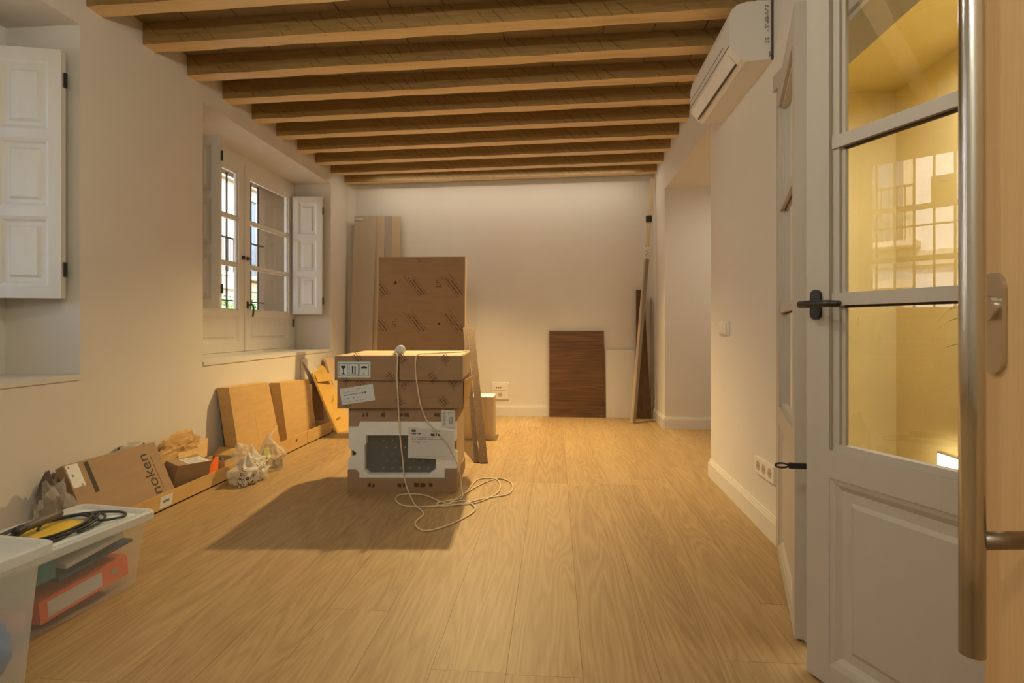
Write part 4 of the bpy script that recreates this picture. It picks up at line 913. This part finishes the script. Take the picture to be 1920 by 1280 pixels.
b = NB(); mt3 = mB @ Matrix.Translation((.02, .07, .150)) @ Matrix.Rotation(R(6), 4, 'X'); box(b, -.14, .095, -.13, .15, 0, .010, mt3); tag(obj('blue_folder', b, 'darkblue', base=mt3 @ V((0, 0, 0))), 'dark blue folder lying on the orange binder in the storage box', 'folder')
b = NB(); mt3 = mB @ Matrix.Translation((.02, .03, .180)) @ Matrix.Rotation(R(7), 4, 'X'); box(b, -.12, .10, -.07, .15, 0, .016, mt3); tag(obj('white_papers', b, 'paper', base=mt3 @ V((0, 0, 0))), 'bundle of white papers on the blue folder in the storage box', 'papers')
crumple('red_cloth', tuple(mB @ V((.03, -.20, .06))), .10, .035, .05, .3, 21, 'binder_orange', 'red cloth squeezed beside the orange binder in the storage box', 'cloth', res=3)
# on the lid
zl = .267
b = NB(); box(b, -.13, .135, -.20, .225, zl, zl+.003, mB); tag(obj('plastic_sheet', b, 'sheet', base=mB @ V((0, 0, zl))), 'pale blue plastic sheet lying on the storage box lid', 'sheet')
b = NB(); g = Fr(mB @ V((-.01, -.02, zl+.0032)), mB.to_3x3() @ V((1, 0, 0)), (0, 0, 1)); g.uy = mB.to_3x3() @ V((0, 1, 0)); g.n = V((0, 0, 1))
yp = [(.085*math.cos(t)*(1+.06*math.sin(3*t)), .135*math.sin(t)) for t in [2*math.pi*i/30 for i in range(30)]]; fpoly(b, g, yp, 0, .006)
yd = tag(obj('yellow_pack', b, 'yellow_plastic', base=g.o), 'round yellow packet under the black cable on the box lid', 'packet')
def inr(m, pts): return [m @ V(p) for p in pts]
loops = []
for k, (rx, ry, dz) in enumerate(((.115, .19, .012), (.105, .165, .018), (.09, .15, .024))):
    for i in range(26): t = 2*math.pi*i/26+k; loops.append((-.005+rx*math.cos(t)+.006*math.sin(3*t+k), .0+ry*math.sin(t)+.008*math.cos(2*t), zl+dz+.004*math.sin(2*t)))
loops += [(.10, .10, zl+.02), (.12, .18, zl+.01), (.06, .215, zl+.01), (-.03, .15, zl+.02), (-.05, .03, zl+.03), (.0, -.04, zl+.028)]
e = empty('black_cable', mB @ V((0, 0, zl)), 'coiled black cable with grey-brown plug handle on the storage box lid', 'cable')
b = NB(); tube(b, smooth_pts(inr(mB, loops), 3), .0048, 6); obj('cable_coil', b, 'rubber', e, smooth=True)
b = NB(); tube(b, inr(mB, [(-.045, .075, zl+.046), (-.04, .045, zl+.046), (-.02, -.06, zl+.045), (-.017, -.075, zl+.045)]), [.010, .014, .015, .012], 14); hd = obj('plug_handle', b, 'brownrubber', e, smooth=True)
b = NB(); tube(b, inr(mB, [(-.017, -.075, zl+.045), (-.012, -.10, zl+.042), (-.012, -.104, zl+.042)]), [.016, .017, .012], 14); tube(b, inr(mB, [(-.012, -.10, zl+.042), (-.008, -.125, zl+.035)]), .005, 8); obj('plug_tip', b, 'rubber', hd)
# tall box contents
crumple('blue_bag', tuple(mA @ V((.085, .10, .125))), .10, .13, .11, .16, 31, 'blue', 'shiny blue bag at the bottom of the taller storage box', 'bag', res=4, freq=2.4, facet=False)
crumple('grey_wrap', tuple(mA @ V((-.02, .10, .27))), .15, .12, .06, .25, 32, 'grey_board', 'grey wrapping above the blue bag in the taller storage box', 'wrapping', res=3, flat=False)
print('faces', sum(len(m.polygons) for m in bpy.data.meshes))
